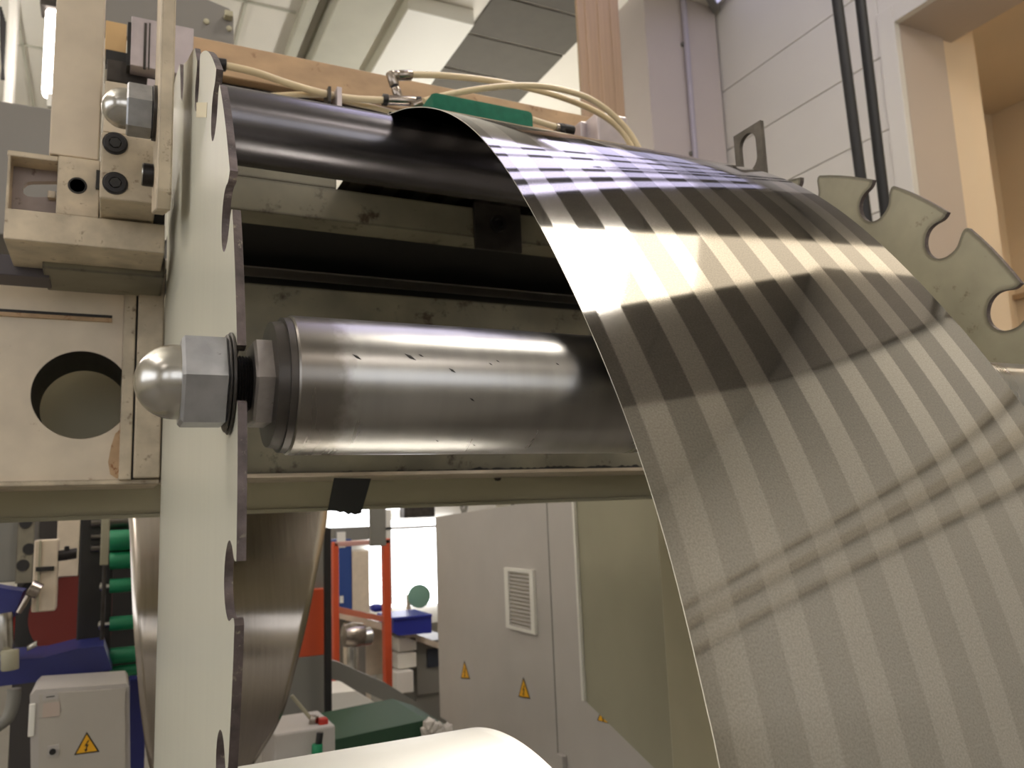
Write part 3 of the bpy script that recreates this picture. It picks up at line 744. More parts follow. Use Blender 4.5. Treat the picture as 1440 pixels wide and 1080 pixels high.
# things behind the bar: grey plate, tan block, aluminium profile, dark blocks
gp = thing('grey_plate', 'flat grey plate with rounded corner and screws above the tan bar', 'plate')
GY = 1.75
b = bmesh.new()
P = [(100, -30), (200, -38), (322, 12), (328, 20), (329, 68), (300, 66), (100, 40)]
P = [U(x, y, 1, GY) for x, y in P]; prism(b, P, (0, .02, 0)); obj('plate_body', b, M['grey_panel'], gp)
for px, py in ((290, 31), (322, 41)): obj('screw', lathe(bmesh.new(), U(px, py, 1, GY), (0, -1, 0), [(0, .006), (.004, .006), (.005, .004)], 20), M['dark_olive'], gp, smooth=True)
fbox('corner_tab', 316, 14, 328, 22, GY - .02, .02, M['dark_olive'], gp, bev=.002)
gb = tag(fbox('grey_cabinet', -80, 142, 86, 330, 2.2, .5, M['grey_panel'], bev=.004), 'plain grey cabinet side behind the slotted channel at the left edge', 'cabinet')
tb = tag(fbox('tan_block', 148, 31, 178, 72, 1.30, .05, mat('tan_wood_block', (206, 170, 118), .6, var=.06, scale=14), bev=.001), 'small tan block between the upright post and the aluminium profile', 'block')
ap = thing('aluminium_profile', 'pale grooved aluminium profile behind the support bar', 'profile')
fbox('profile_body', 184, 31, 272, 99, 1.24, .03, M['alu'], ap, bev=.001)
fbox('groove', 202, 32, 206, 97, 1.2385, .002, M['dark_steel'], ap)
fbox('groove', 209, 32, 211, 97, 1.2385, .002, M['dark_steel'], ap)
fbox('dark_side', 179, 31, 185, 92, 1.245, .03, M['black_gap'], ap)
db = thing('dark_clamp', 'dark steel clamp blocks below the tan block', 'clamp')
fbox('upper_block', 148, 72, 184, 92, 1.30, .06, M['black_gap'], db, bev=.001)
fbox('lower_block', 150, 89, 222, 118, 1.27, .06, M['dark_steel'], db, bev=.001)
fbox('pin', 147, 97, 150, 115, 1.26, .005, M['zinc'], db)
fbox('small_plate', 207, 112, 232, 132, 1.2, .02, M['alu'], db, bev=.001)

# tan bar along the back with hoses in front
WY = 1.32
bar = thing('tan_cross_bar', 'long rust-tan cross bar behind the hoses at the top', 'cross bar')
A = U(262, 50, 1, WY); B = U(840, 165, 1, WY)
b = bx(bmesh.new(), A.x, B.x, WY, WY + .05, A.z - .058, A.z + .002, .002)
obj('bar_body', b, M['wood'], bar)
dk2 = tag(box('dark_back_bar', .09, 1.15, WY + .02, WY + .05, A.z - .115, A.z - .0585, M['dark_steel'], bev=.002), 'dark greasy bar under the tan cross bar', 'bar')

def hose(pts, Y, r, label, slope=0.):
    P = [U(x, y, 1, Y + (q[0] if q else 0)) for x, y, *q in pts]
    b = tube(bmesh.new(), P, r, 14, 10)
    return tag(obj('hose', b, M['hose'], smooth=True), label, 'hose')
HO = 1.12
hose([(316, 92), (360, 102), (410, 119), (462, 133), (500, 139), (545, 141)], HO, .0052, 'cream hose running from the black end cap along the tan bar')
hose([(380, 135), (420, 133), (462, 133.5)], HO + .012, .0042, 'short cream hose under the longer one near the top roller')
hose([(462, 134), (490, 143), (530, 152), (560, 160)], HO + .015, .0042, 'cream hose dipping behind the top roller')
hose([(573, 105), (620, 106), (680, 112), (735, 122), (790, 137), (840, 158), (872, 182), (890, 212), (900, 250, .02)], HO, .0052, 'cream hose arching from the elbow fitting over to the right')
hose([(596, 142), (640, 131), (700, 122), (760, 121), (815, 133), (850, 152), (880, 180), (898, 208), (908, 236)], HO - .03, .0050, 'outermost cream hose arching behind the green felt roll')
hose([(748, 168), (770, 175), (792, 181)], HO - .02, .0050, 'short cream hose stub right of the green felt roll')
f = thing('hose_fitting', 'nickel elbow and tee fitting joining the cream hoses', 'pipe fitting')
def cyl(name, p0, p1, r, m, parent, seg=24):
    p0, p1 = Vector(p0), Vector(p1); L_ = (p1 - p0).length
    return obj(name, lathe(bmesh.new(), p0, p1 - p0, [(0, r * .92), (L_ * .06, r), (L_ * .94, r), (L_, r * .92)], seg), m, parent, smooth=True)
q = lambda x, y, d=0: U(x, y, 1, HO + d)
cyl('tee_body', q(544, 141), q(584, 143), .0078, M['nickel'], f)
cyl('tee_ring', q(538, 140), q(545, 141), .0088, M['bolt_black'], f)
cyl('tee_ring', q(583, 143), q(591, 143), .0080, M['bolt_black'], f)
cyl('tee_neck', q(561, 138), q(556, 124), .0068, M['nickel'], f)
cyl('neck_ring', q(558, 128), q(554, 119), .0060, M['bolt_black'], f)
cyl('elbow', q(555, 121), q(549, 102), .0076, M['nickel'], f)
cyl('elbow_arm', q(549, 106), q(562, 106), .0075, M['nickel'], f)
cyl('elbow_collar', q(560, 106), q(579, 106), .0082, M['nickel'], f)
cyl('side_outlet', q(580, 149, -.01), q(604, 141, -.01), .0062, M['nickel'], f)
f = thing('hose_end_cap', 'black ribbed end cap holding a hose by the notched plate tip', 'pipe fitting')
cyl('cap', q(303, 90), q(318, 92), .0088, M['bolt_black'], f); cyl('collar', q(298, 88), q(304, 90), .0068, M['bolt_black'], f)
f = thing('hose_fitting', 'dark angled fitting right of the green felt roll', 'pipe fitting')
cyl('body', q(785, 180, -.02), q(806, 184, -.02), .0085, M['bolt_black'], f); cyl('elbow', q(788, 187, -.02), q(793, 178, -.02), .008, M['bolt_black'], f)
cyl('nut', q(781, 180, -.02), q(787, 181, -.02), .0075, M['nickel'], f)
f = thing('hose_clip', 'thin upright metal clip holding the hoses above the top roller', 'clip')
fbox('clip_plate', 474, 122, 481, 156, HO - .02, .03, M['alu'], f, bev=.0006)
fbox('clip_band', 462, 121, 466, 143, HO - .012, .03, M['dark_steel'], f, bev=.0006)

# green felt roll: rounded bar lying along the strip
a_ = U(618, 153, 1, 1.0); c_ = U(742, 172, 1, 1.0)
b = bmesh.new(); bx(b, -.5, .5, -.5, .5, -.5, .5)
L_ = (U(742, 172, 1, 1.0) - U(612, 150, 1, 1.0)).length
gz = a_.z - .001
b.free(); b = bx(bmesh.new(), U(606, 150, 1, 1.0).x, U(750, 175, 1, 1.0).x, .995, 1.05, .4625 - .018, U(680, 145, 1, 1.0).z + .002, .008)
gf = tag(obj('felt_wiper', b, M['felt'], smooth=True), 'dark green felt wiper bar lying across the strip behind the top roller', 'felt bar')

fb_ = thing('strip_guide', 'small blurred metal guide block beneath the hose arch at right', 'guide block')
fbox('guide_body', 818, 172, 842, 226, 1.22, .05, M['alu'], fb_, bev=.003)
fbox('guide_cover', 842, 160, 884, 216, 1.18, .06, M['alu'], fb_, bev=.004)
fbox('guide_slot', 832, 188, 838, 212, 1.215, .004, M['white'], fb_, bev=.001)

# slotted lug at the right above the strip
lug = bmesh.new()
LY = U(1050, 210, 0, .80)
def stadium(cy, cz, r, h, n=12):
    out = []
    for k_ in range(n + 1): a = math.pi * k_ / n; out.append((cy + r * math.cos(a), cz + h + r * math.sin(a)))
    for k_ in range(n + 1): a = math.pi + math.pi * k_ / n; out.append((cy + r * math.cos(a), cz - h + r * math.sin(a)))
    return out
LX = .785
c0 = [U(1031, 190, 0, LX), U(1069, 171, 0, LX), U(1078, 258, 0, LX), U(1037, 250, 0, LX)]
ly0 = min(c0[0].y, c0[3].y); ly1 = max(c0[0].y, c0[3].y)
ya, yb = c0[1].y, c0[0].y
lz0, lz1 = U(1055, 262, 0, LX).z - .06, (c0[0].z + c0[1].z) / 2
hy = U(1052, 215, 0, LX)
st_ = stadium(hy.y, hy.z + .001, (yb - ya) * .30, .011)
n = len(st_)
outp = []
for (yy, zz) in st_:
    dy, dz = yy - hy.y, zz - hy.z
    ty = ((yb if dy > 0 else ya) - hy.y) / dy if abs(dy) > 1e-6 else 1e9
    tz = ((lz1 if dz > 0 else lz0) - hy.z) / dz if abs(dz) > 1e-6 else 1e9
    t_ = min(abs(ty), abs(tz)); outp.append([hy.y + dy * t_, hy.z + dz * t_])
for C in ((ya, lz0), (ya, lz1), (yb, lz0), (yb, lz1)):
    i = min(range(n), key=lambda k_: (outp[k_][0] - C[0]) ** 2 + (outp[k_][1] - C[1]) ** 2); outp[i] = list(C)
th_ = .006
V = {}
for nm, P in (('o', outp), ('i', st_)):
    for xx in (LX, LX + th_): V[nm, xx] = [lug.verts.new((xx, p[0], p[1])) for p in P]
for i in range(n):
    j = (i + 1) % n
    for xx in (LX, LX + th_): lug.faces.new((V['o', xx][i], V['o', xx][j], V['i', xx][j], V['i', xx][i]))
    for nm in 'oi': lug.faces.new((V[nm, LX][i], V[nm, LX][j], V[nm, LX + th_][j], V[nm, LX + th_][i]))
tag(obj('slotted_lug', lug, mat('dark_worn_lug', (96, 90, 82), .5, metal=.4, var=.3, dirt=(150, 142, 126), dirt_amt=.2, scale=60)), 'dark worn metal lug with an upright oval slot above the strip', 'lug')

# twin black pipes in front of the right wall
for k_, (x0, x1, lab) in enumerate(((1183, 1226, 'left one of the two black hanging pipes before the white wall'), (1211, 1249, 'right one of the two black hanging pipes before the white wall'))):
    Yp = 2.6
    p = U(x1, 320, 1, Yp); ptop = U(x0, 0, 1, Yp)
    b = lathe(bmesh.new(), (p.x + (ptop.x - p.x) * .0, Yp, p.z - .9), Vector((ptop.x - p.x, 0, ptop.z - p.z)), [(0, .026), (5.6 - .9 - p.z + .0 if False else CZ - .02 - (p.z - .9), .026)], 24)
    tag(obj('black_pipe', b, M['black'], smooth=True), lab, 'pipe', 'twin black pipes')

# ------------------------------------------------------------------ strips further down the line
def loft(name, left, right, m, label, th=.001, seg=20):
    Lp, Rp = spline(left, 10), spline(right, 10)
    bm = bmesh.new(); rows_ = []
    for a, c in zip(Lp, Rp):
        rows_.append([bm.verts.new(a.lerp(c, j / seg)) for j in range(seg + 1)])
    for r_, s_ in zip(rows_, rows_[1:]):
        for j in range(seg): bm.faces.new((r_[j], r_[j + 1], s_[j + 1], s_[j]))
    o = obj(name, bm, m, smooth=True)
    md = o.modifiers.new('thickness', 'SOLIDIFY'); md.thickness = th
    return tag(o, label, 'steel strip')
lp = [(172, 690, 2.3), (181, 735, 2.25), (184, 800, 2.2), (187, 870, 2.16), (192, 940, 2.16), (199, 1010, 2.2), (212, 1085, 2.3), (240, 1150, 2.5)]
rp = [(466, 670, 2.3), (459, 735, 2.25), (447, 800, 2.2), (433, 870, 2.16), (416, 940, 2.16), (397, 1005, 2.2), (365, 1062, 2.3), (330, 1110, 2.5)]
loft('hanging_strip', [U(x, y, 1, Y) for x, y, Y in lp], [U(x, y, 1, Y) for x, y, Y in rp], M['strip_plain'], 'broad steel strip hanging in a loop behind the left notched plate')
# lower strip bending over at the bottom edge
LS = (.741, -.593, .38)
xe = .35; cyy, czz, rr_ = LS
arc = [(cyy + rr_ * math.cos(math.radians(a)), czz + rr_ * math.sin(math.radians(a))) for a in range(25, 200, 5)]
base = [Vector((0, y, z_)) for y, z_ in arc]
loft('lower_strip', [Vector((.08, p.y, p.z)) for p in base], [Vector((xe, p.y, p.z)) for p in base], mat('satin_rolled_steel', (232, 228, 220), .5, metal=1., var=.05, scale=8), 'bright steel strip bulging up at the bottom edge of the picture')

wlm = thing('added_fill_lamp', 'small added fill lamp tucked between the two rollers to brighten the lower strip', 'lamp')  # lamp added to brighten the lower strip
box('housing', .44, .76, .63, .69, .242, .266, M['grey'], wlm, bev=.004)
box('arm', .73, .75, .69, Y1 - .001, .248, .262, M['grey'], wlm)
wl_ = area('added_fill_light', (.53, .66, .240), (.16, .04), 2.0, (1, .96, .9), aim=(-.55, .05, -.83)); wl_.data.spread = math.radians(70)
# ------------------------------------------------------------------ machine with green rollers, lower left
LYd = 2.7
gm = thing('roller_stand', 'dark side frame carrying the row of small green rollers', 'machine frame')
fbox('side_plate', 110, 690, 158, 960, LYd + .05, .10, M['black_gap'], gm, bev=.004)
fbox('guide_bar', 142, 700, 154, 795, LYd - .12, .04, M['olive'], gm, bev=.003)
fbox('hanger_rod', 141, 795, 147, 968, LYd - .02, .03, M['dark_steel'], gm, bev=.004)
fbox('back_sheet', 158, 720, 230, 960, LYd + .35, .05, M['black_gap'], gm)
for i, (y0, y1) in enumerate(((745, 774), (776, 800), (813, 833), (866, 886), (910, 933), (935, 952))):
    zc_ = U(170, (y0 + y1) / 2, 1, LYd).z; rr = abs(U(170, y0, 1, LYd).z - U(170, y1, 1, LYd).z) / 2
    x0, x1 = U(154, (y0 + y1) / 2, 1, LYd).x, U(184 + i, (y0 + y1) / 2, 1, LYd).x
    where = ('topmost', 'second from the top', 'third from the top', 'fourth from the top', 'fifth from the top', 'lowest')[i]
    g = thing('green_roller', 'small green covered roller, %s of the row at lower left' % where, 'roller', 'small green rollers')
    obj('sleeve', lathe(bmesh.new(), (x0, LYd, zc_), (1, 0, 0), [(0, rr * .93), (.003, rr), (x1 - x0 - .003 + .1, rr), (x1 - x0 + .1, rr * .9)], 28), M['greenroll'], g, smooth=True)
    if i in (2, 3, 4, 5):
        xs_ = U(140 if i != 4 else 118, 800, 1, LYd).x
        obj('axle', lathe(bmesh.new(), (xs_, LYd, zc_), (1, 0, 0), [(0, .008), (x0 - xs_ + .002, .008)], 16), M['zinc'], g, smooth=True)
        obj('axle_nut', lathe(bmesh.new(), (xs_ if i != 4 else xs_ + .04, LYd, zc_), (1, 0, 0), [(0, .008), (.003, .014), (.014, .015), (.018, .010)], 16), M['zinc'], g, smooth=True)
    if i == 4:
        obj('end_disc', lathe(bmesh.new(), (xs_ - .02, LYd, zc_), (1, 0, 0), [(0, .01), (.002, .030), (.006, .031), (.010, .012), (.03, .010)], 28), M['zinc'], g, smooth=True)
rollers_t = thing('pinch_rollers', 'stack of bright horizontal rollers above the hanging strip, beside a red stop', 'roller set')
for py, rr in ((733, .022), (752, .016), (768, .02)):
    z_ = U(200, py, 1, 2.75).z
    obj('steel_roller', lathe(bmesh.new(), (U(128, py, 1, 2.75).x, 2.75, z_), (1, 0, 0), [(0, rr * .5), (.04, rr * .5), (.05, rr), (.32, rr)], 28), M['roller'], rollers_t, smooth=True)
fbox('red_stop', 213, 716, 240, 736, 2.68, .05, M['red'], rollers_t, bev=.003)

bf = thing('blue_beam', 'dark blue enamelled beam in front of the green rollers', 'machine beam')
b = bmesh.new()
P = [(-80, 935), (60, 925), (110, 912), (146, 908), (158, 942), (60, 958), (-80, 975)]
prism(b, [U(x, y, 1, 2.55) for x, y in P], (0, .25, 0)); obj('base_beam', b, M['blue'], bf)
b = bmesh.new(); P = [(-40, 820), (32, 832), (20, 868), (-40, 872)]
prism(b, [U(x, y, 1, 2.5) for x, y in P], (0, .12, 0)); obj('blue_bracket', b, M['blue'], bf)
cyl('gas_strut', U(4, 862, 1, 2.48), U(6, 920, 1, 2.48), .022, M['zinc'], bf)
cyl('strut_foot', U(14, 914, 1, 2.45), U(14, 942, 1, 2.45), .02, M['olive'], bf)
fbox('red_post', 11, 858, 19, 916, 2.6, .03, M['red'], bf)
cyl('clamp_stud', U(38, 912, 1, 2.5), U(52, 905, 1, 2.5), .008, M['zinc'], bf)

cbx = thing('switch_box', 'cream switch box with slot clipped on the machine at lower left', 'switch box')
fbox('box_body', 46, 759, 80, 860, 2.45, .08, M['cream'], cbx, bev=.004)
fbox('box_seam', 53, 760, 56, 860, 2.445, .006, M['olive'], cbx)
fbox('black_slot', 50, 797, 76, 803, 2.44, .012, M['ink'], cbx)
cyl('clamp_knob', U(80, 782, 1, 2.47), U(108, 778, 1, 2.47), .014, M['bolt_black'], cbx)
fbox('knob_cross', 90, 768, 97, 788, 2.46, .02, M['bolt_black'], cbx, bev=.003)
cyl('swivel', U(42, 826, 1, 2.42), U(56, 832, 1, 2.42), .02, M['nickel'], cbx)
cyl('swivel_arm', U(44, 830, 1, 2.44), U(26, 862, 1, 2.44), .007, M['nickel'], cbx)
b2 = tag(fbox('cream_backplate', 80, 705, 112, 811, 2.75, .04, M['cream'], bev=.003), 'cream plate behind the switch box, dark clamp in front', 'plate')
pl = thing('perforated_column', 'grey machine column with dark bolt holes at the left edge', 'column')
fbox('column_body', -60, 700, 48, 820, 3.0, .2, M['grey'], pl, bev=.004)
fbox('column_face', 24, 700, 48, 820, 2.98, .02, M['grey_green'], pl)
for px, py in ((36, 735), (41, 772), (32, 795)): obj('bolt_hole', lathe(bmesh.new(), U(px, py, 1, 2.98), (0, -1, 0), [(0, .018), (.004, .017), (.004, .010)], 20), M['black_gap'], pl, smooth=True)
dd = thing('red_disc', 'dark machine housing with a dull red disc behind the switch box', 'machine housing')
obj('disc', lathe(bmesh.new(), U(105, 865, 1, 3.1), (0, -1, 0), [(0, .13), (.02, .13), (.02, .12), (.03, .0)], 40), mat('dull_red', (110, 36, 26), .6), dd, smooth=True)
obj('rim', lathe(bmesh.new(), U(105, 862, 1, 3.13), (0, -1, 0), [(0, .18), (.025, .18), (.03, .165), (.0305, 0)], 40), M['black_gap'], dd, smooth=True)
fbox('housing', 20, 700, 160, 1100, 3.35, .4, mat('dark_housing', (58, 54, 50), .6), dd)

eb = thing('electrical_box', 'light grey electrical box with a yellow warning triangle at lower left', 'electrical box')
EY = 2.3
b = bmesh.new()
P = [(42, 978), (50, 970), (178, 961), (182, 966), (184, 1150), (44, 1150)]
prism(b, [U(x, y, 1, EY) for x, y in P], (0, .2, 0)); obj('box_body', b, M['light_grey'], eb)
b = bmesh.new(); P = [(55, 976), (176, 968), (177, 1150), (54, 1150)]
prism(b, [U(x, y, 1, EY - .006) for x, y in P], (0, .0055, 0)); obj('door', b, mat('light_grey_door_paint', (178, 172, 160), .5, var=.06, scale=6), eb)
fbox('hinge', 40, 990, 49, 1036, EY - .004, .02, M['white'], eb, bev=.002)
fbox('name_plate', 60, 975, 82, 984, EY - .0075, .0012, M['light_grey'], eb)
fbox('name_plate_line', 65, 979, 77, 980.5, EY - .0082, .0006, M['ink'], eb)
fbox('label_patch', 60, 988, 84, 1008, EY - .0075, .0012, mat('faded_label', (186, 170, 156), .6), eb)
fbox('lock_plate', 67, 1048, 83, 1064, EY - .0085, .0025, M['light_grey'], eb, bev=.0005)
obj('lock', lathe(bmesh.new(), U(74, 1057, 1, EY - .0085), (0, -1, 0), [(0, .007), (.003, .007), (.003, 0)], 20), M['ink'], eb)
def sign(parent, A, B, C, face, depth_axis_off, m_y=M['yellow']):
    """warning triangle: A apex, B lower left, C lower right as 3-D points"""
    A, B, C = Vector(A), Vector(B), Vector(C); nrm = (B - A).cross(C - A).normalized()
    if nrm.dot(Vector(face)) < 0: nrm = -nrm
    s = bmesh.new(); prism(s, [A, B, C], nrm * .0006); o = obj('warning_sign', s, M['ink'], parent)
    G = (A + B + C) / 3; s = bmesh.new()
    prism(s, [G + (p - G) * .82 + nrm * .0006 for p in (A, B, C)], nrm * .0005); obj('sign_face', s, m_y, o)
    # lightning bolt
    up = A - (B + C) / 2; rt = (C - B) * .5; o0 = (B + C) / 2
    pts = [(.12, .70), (-.20, .36), (-.02, .38), (-.12, .16), (-.22, .20), (-.08, .02), (.06, .18), (-.02, .19), (.16, .46), (-.02, .44), (.20, .66)]
    s = bmesh.new(); prism(s, [o0 + rt * x + up * (.06 + y * .8) + nrm * .0011 for x, y in pts], nrm * .0004); obj('lightning_bolt', s, M['ink'], o)
sign(eb, U(122, 1029, 1, EY - .006), U(104, 1062, 1, EY - .006), U(140, 1057, 1, EY - .006), (0, -1, 0), 0)
cyl_t = thing('cable_conduit', 'grey curved cable conduit left of the electrical box', 'conduit')
obj('conduit', tube(bmesh.new(), [U(20, 968, 1, 2.5), U(18, 990, 1, 2.5), U(8, 1012, 1, 2.5), U(-20, 1030, 1, 2.5)], .016, 12), M['grey'], cyl_t, smooth=True)
pn = tag(fbox('blue_cabinet', 180, 955, 204, 1120, 2.9, .1, M['blue'], bev=.003), 'dark blue cabinet edge between electrical box and hanging strip', 'cabinet')

# ------------------------------------------------------------------ grey cabinet with vent, centre bottom
gc = thing('grey_cabinet', 'tall light grey cabinet with a vent grille and yellow warning triangles', 'cabinet')
CX = 1.5
yf = U(615, 850, 0, CX).y; yn = U(905, 1000, 0, CX).y
b = bmesh.new()
P = [U(615, 727, 0, CX), U(805, 697, 0, CX)]
z_top = [P[0].z, P[1].z]
pts = [(CX, yf, FZ), (CX, yf, P[0].z), (CX, U(806, 697, 0, CX).y, P[1].z), (CX, 1.5, P[1].z), (CX, 1.5, FZ)]
prism(b, pts, (.9, 0, 0)); obj('cabinet_body', b, M['light_grey'], gc)
v = [U(709, 799, 0, CX - .012), U(749, 801, 0, CX - .012), U(753, 893, 0, CX - .012), U(712, 882, 0, CX - .012)]
vy1, vy0 = v[0].y, v[1].y; vz1, vz0 = (v[0].z + v[1].z) / 2, (v[2].z + v[3].z) / 2
b = bmesh.new()
for a_0, a_1, c_0, c_1 in ((vy0, vy1, vz1 - .012, vz1), (vy0, vy1, vz0, vz0 + .012), (vy0, vy0 + .03, vz0 + .012, vz1 - .012), (vy1 - .035, vy1, vz0 + .012, vz1 - .012)): bx(b, CX - .014, CX, a_0, a_1, c_0, c_1)
vf = obj('vent_frame', b, M['white'], gc)
box('vent_back', CX - .003, CX - .0005, vy0 + .02, vy1 - .02, vz0 + .008, vz1 - .008, M['dark_olive'], vf)
ns = 15
for i in range(ns):
    z_ = vz0 + .014 + (vz1 - vz0 - .028) * i / (ns - 1)
    b = bmesh.new(); prism(b, [(CX - .012, vy0 + .03, z_ - .003), (CX - .003, vy0 + .03, z_ + .003), (CX - .003, vy0 + .03, z_ + .006), (CX - .012, vy0 + .03, z_)], (0, vy1 - vy0 - .06, 0))
    obj('slat', b, M['light_grey'], vf)
for (ax, ay), (bx_, by_), (cx_, cy_) in (((653, 929), (648, 954), (661, 955)), ((736, 952), (729, 980), (746, 983)), ((845, 1000), (840, 1013), (861, 1019))):
    Ys = U(ax, ay, 0, CX)
    A_ = U(ax, ay, 0, CX - .001); B_ = U(bx_, by_, 0, CX - .001); C_ = U(cx_, cy_, 0, CX - .001)
    sign(gc, A_, B_, C_, (-1, 0, 0), 0)
fl = [U(781, 880, 0, CX - .001), U(786, 1080, 0, CX - .001)]
box('door_seam', CX - .0015, CX, fl[1].y, fl[1].y + .006, FZ + .2, z_top[1] - .02, M['grey'], gc)
box('latch', CX - .02, CX, U(797, 1060, 0, CX).y, U(789, 1060, 0, CX).y, U(793, 1085, 0, CX).z, U(793, 1060, 0, CX).z, M['light_grey'], gc, bev=.003)
for px in (626, 696):
    p = U(px, 712, 0, CX)
    b = bmesh.new(); R0, r0 = .03, .009
    ringp = [Vector((CX + .1, p.y + R0 * math.cos(2 * math.pi * i / 24), p.z + R0 * math.sin(2 * math.pi * i / 24))) for i in range(25)]
    tube(b, ringp, r0, 8, 0); obj('lifting_eye', b, M['grey'], gc, smooth=True)
    cyl('eye_foot', (CX + .1, p.y, p.z - .06), (CX + .1, p.y, p.z - .028), .014, M['grey'], gc)

# olive guard panel in front of it
og = thing('olive_guard', 'large olive-grey sheet metal guard with a slanted lower corner behind the strip', 'guard panel')
OX = 1.30
P = [(806, 694), (814, 800), (824, 984), (870, 1030), (960, 1120), (1200, 1400), (2400, 1400), (2400, 600), (1200, 640)]
pts = [U(806, 694, 0, OX), U(824, 985, 0, OX), U(920, 1080, 0, OX)]
yA = (pts[0].y + pts[1].y) / 2
b = bmesh.new()
d_ = pts[2] - pts[1]
poly = [(OX, yA, .12), (OX, yA, pts[1].z), (OX, pts[2].y, pts[2].z), (OX, pts[2].y - .5, pts[2].z + d_.z / d_.y * -.5 if abs(d_.y) > 1e-6 else pts[2].z), (OX, .95, -.95), (OX, .95, .12)]
ymid = .95; poly = [(OX, yA, .054), (OX, yA, pts[1].z), (OX, pts[2].y, pts[2].z), (OX, ymid, pts[2].z + (pts[2].z - pts[1].z) / (pts[2].y - pts[1].y) * (ymid - pts[2].y)), (OX, ymid, .054)]
prism(b, poly, (.02, 0, 0)); obj('guard_sheet', b, M['olive'], og)
box('lit_guard_edge', OX - .012, OX, yA - .012, yA, pts[1].z, .05, M['white'], og, bev=.002)  # white paints the light caught on the sheet's thickness
box('guard_flange', OX, OX + .19, yA - .004, yA, pts[1].z, .05, M['olive'], og)

# ------------------------------------------------------------------ workshop far behind
WY_ = 5.4
wbk = tag(fbox('light_partition', 440, 640, 700, 880, WY_ + 1.2, .08, M['wallw'], bev=.004), 'white partition wall behind the workbench', 'partition')
lw = bpy.data.objects.new('window_6', None); COL.objects.link(lw); lw.location = (0, 0, EYE); lw['kind'] = 'structure'
fbox('pane', 520, 738, 543, 850, WY_ + 1.15, .01, M['window'], lw)
fbox('pane', 551, 730, 640, 850, WY_ + 1.15, .01, M['window'], lw)
fbox('pane', 462, 712, 530, 742, WY_ + 1.15, .01, M['window'], lw)
fbox('pane', 543, 700, 592, 716, WY_ + 1.15, .01, M['window'], lw)
fbox('window_frame', 543, 716, 551, 850, WY_ + 1.12, .05, M['white'], lw)
fbox('window_frame', 460, 741, 640, 745, WY_ + 1.12, .05, M['white'], lw)
t = tag(fbox('wall_shelf', 568, 706, 612, 728, WY_ + .9, .12, M['dark_steel'], bev=.01), 'small dark shelf on the bright wall under the beam', 'shelf')
t = tag(fbox('dark_cupboard', 470, 741, 520, 760, WY_ + .9, .15, M['grey'], bev=.01), 'dark grey wall cupboard behind the orange rack', 'cupboard')
t = thing('blue_locker', 'dark blue locker with paper notes behind the orange rack', 'locker')
fbox('locker_body', 470, 758, 496, 1005, WY_ + .6, .2, mat('locker_blue', (34, 66, 130), .5), t, bev=.01)
fbox('paper_note', 478, 838, 483, 848, WY_ + .59, .005, M['white'], t); fbox('paper_note', 474, 748, 486, 770, WY_ + .59, .005, M['white'], t)
t = tag(fbox('beige_locker', 496, 774, 521, 1005, WY_ + .6, .2, M['cream'], bev=.01), 'beige locker right of the dark blue one', 'locker')
hb_ = tag(fbox('hanging_sign', 522, 700, 543, 768, 3.6, .04, M['grey'], bev=.004), 'grey slanted plate hanging below the beam in front of the windows', 'plate')
rk = thing('orange_rack', 'orange-red tubular rack with two posts and cross rails', 'rack')
fbox('post', 470, 762, 478, 1105, 4.6, .06, M['orange'], rk, bev=.006)
fbox('post', 542, 757, 552, 1105, 4.6, .06, M['orange'], rk, bev=.006)
fbox('top_rail', 470, 760, 550, 767, 4.6, .05, mat('pink_rail', (196, 150, 140), .5), rk, bev=.005)
b = bmesh.new(); prism(b, [U(x, y, 1, 4.62) for x, y in ((470, 852), (545, 868), (545, 876), (470, 861))], (0, .04, 0)); obj('middle_rail', b, mat('worn_orange', (190, 110, 84), .5), rk)
b = bmesh.new(); prism(b, [U(x, y, 1, 4.4) for x, y in ((462, 1018), (550, 1002), (550, 1030), (462, 1046))], (0, .05, 0)); obj('lower_panel', b, M['orange'], rk)
bench = thing('workbench', 'workbench with white drawer unit behind the orange rack', 'workbench')
b = bmesh.new(); prism(b, [U(x, y, 1, 4.9) for x, y in ((470, 858), (552, 880), (640, 912), (640, 920), (552, 890), (470, 868))], (0, .6, 0)); obj('worktop', b, M['cream'], bench)
fbox('drawer', 560, 896, 586, 916, 4.9, .4, M['white'], bench, bev=.006)
fbox('drawer', 560, 918, 586, 940, 4.9, .4, M['white'], bench, bev=.006)
fbox('drawer', 557, 944, 582, 975, 4.85, .4, M['white'], bench, bev=.006)
fbox('cabinet_side', 586, 900, 640, 975, 4.95, .5, M['grey'], bench, bev=.006)
fbox('rear_cupboard', 500, 880, 542, 950, 5.1, .4, M['cream'], bench, bev=.006)
fbox('dark_cubby', 601, 912, 620, 938, 4.94, .01, mat('dark_slate', (40, 46, 56), .6), bench)
for x_, y_ in ((1.35, 4.95), (1.35, 5.4), (2.3, 5.4)): box('leg', x_, x_ + .05, y_, y_ + .05, FZ, U(500, 872, 1, 4.9).z - .02, M['grey'], bench)
box('plinth', 1.72, 2.3, 4.97, 5.4, FZ, U(586, 976, 1, 4.95).z, M['grey'], bench)
t = thing('blue_bin', 'dark blue plastic bin standing on the workbench', 'bin')
b = bmesh.new(); prism(b, [U(x, y, 1, 4.8) for x, y in ((553, 868), (607, 864), (607, 890), (560, 894), (554, 890))], (0, .3, 0)); obj('bin_body', b, M['bluebin'], t)
fbox('bin_rim', 552, 866, 608, 870, 4.79, .32, M['bluebin'], t, bev=.004)
tag(fbox('blue_cup', 524, 850, 541, 861, 4.85, .08, M['bluebin'], bev=.02), 'small bright blue tub between rack posts on the bench', 'tub')
t = thing('bench_fan', 'round pale green disc on a stand behind the blue bin', 'fan')
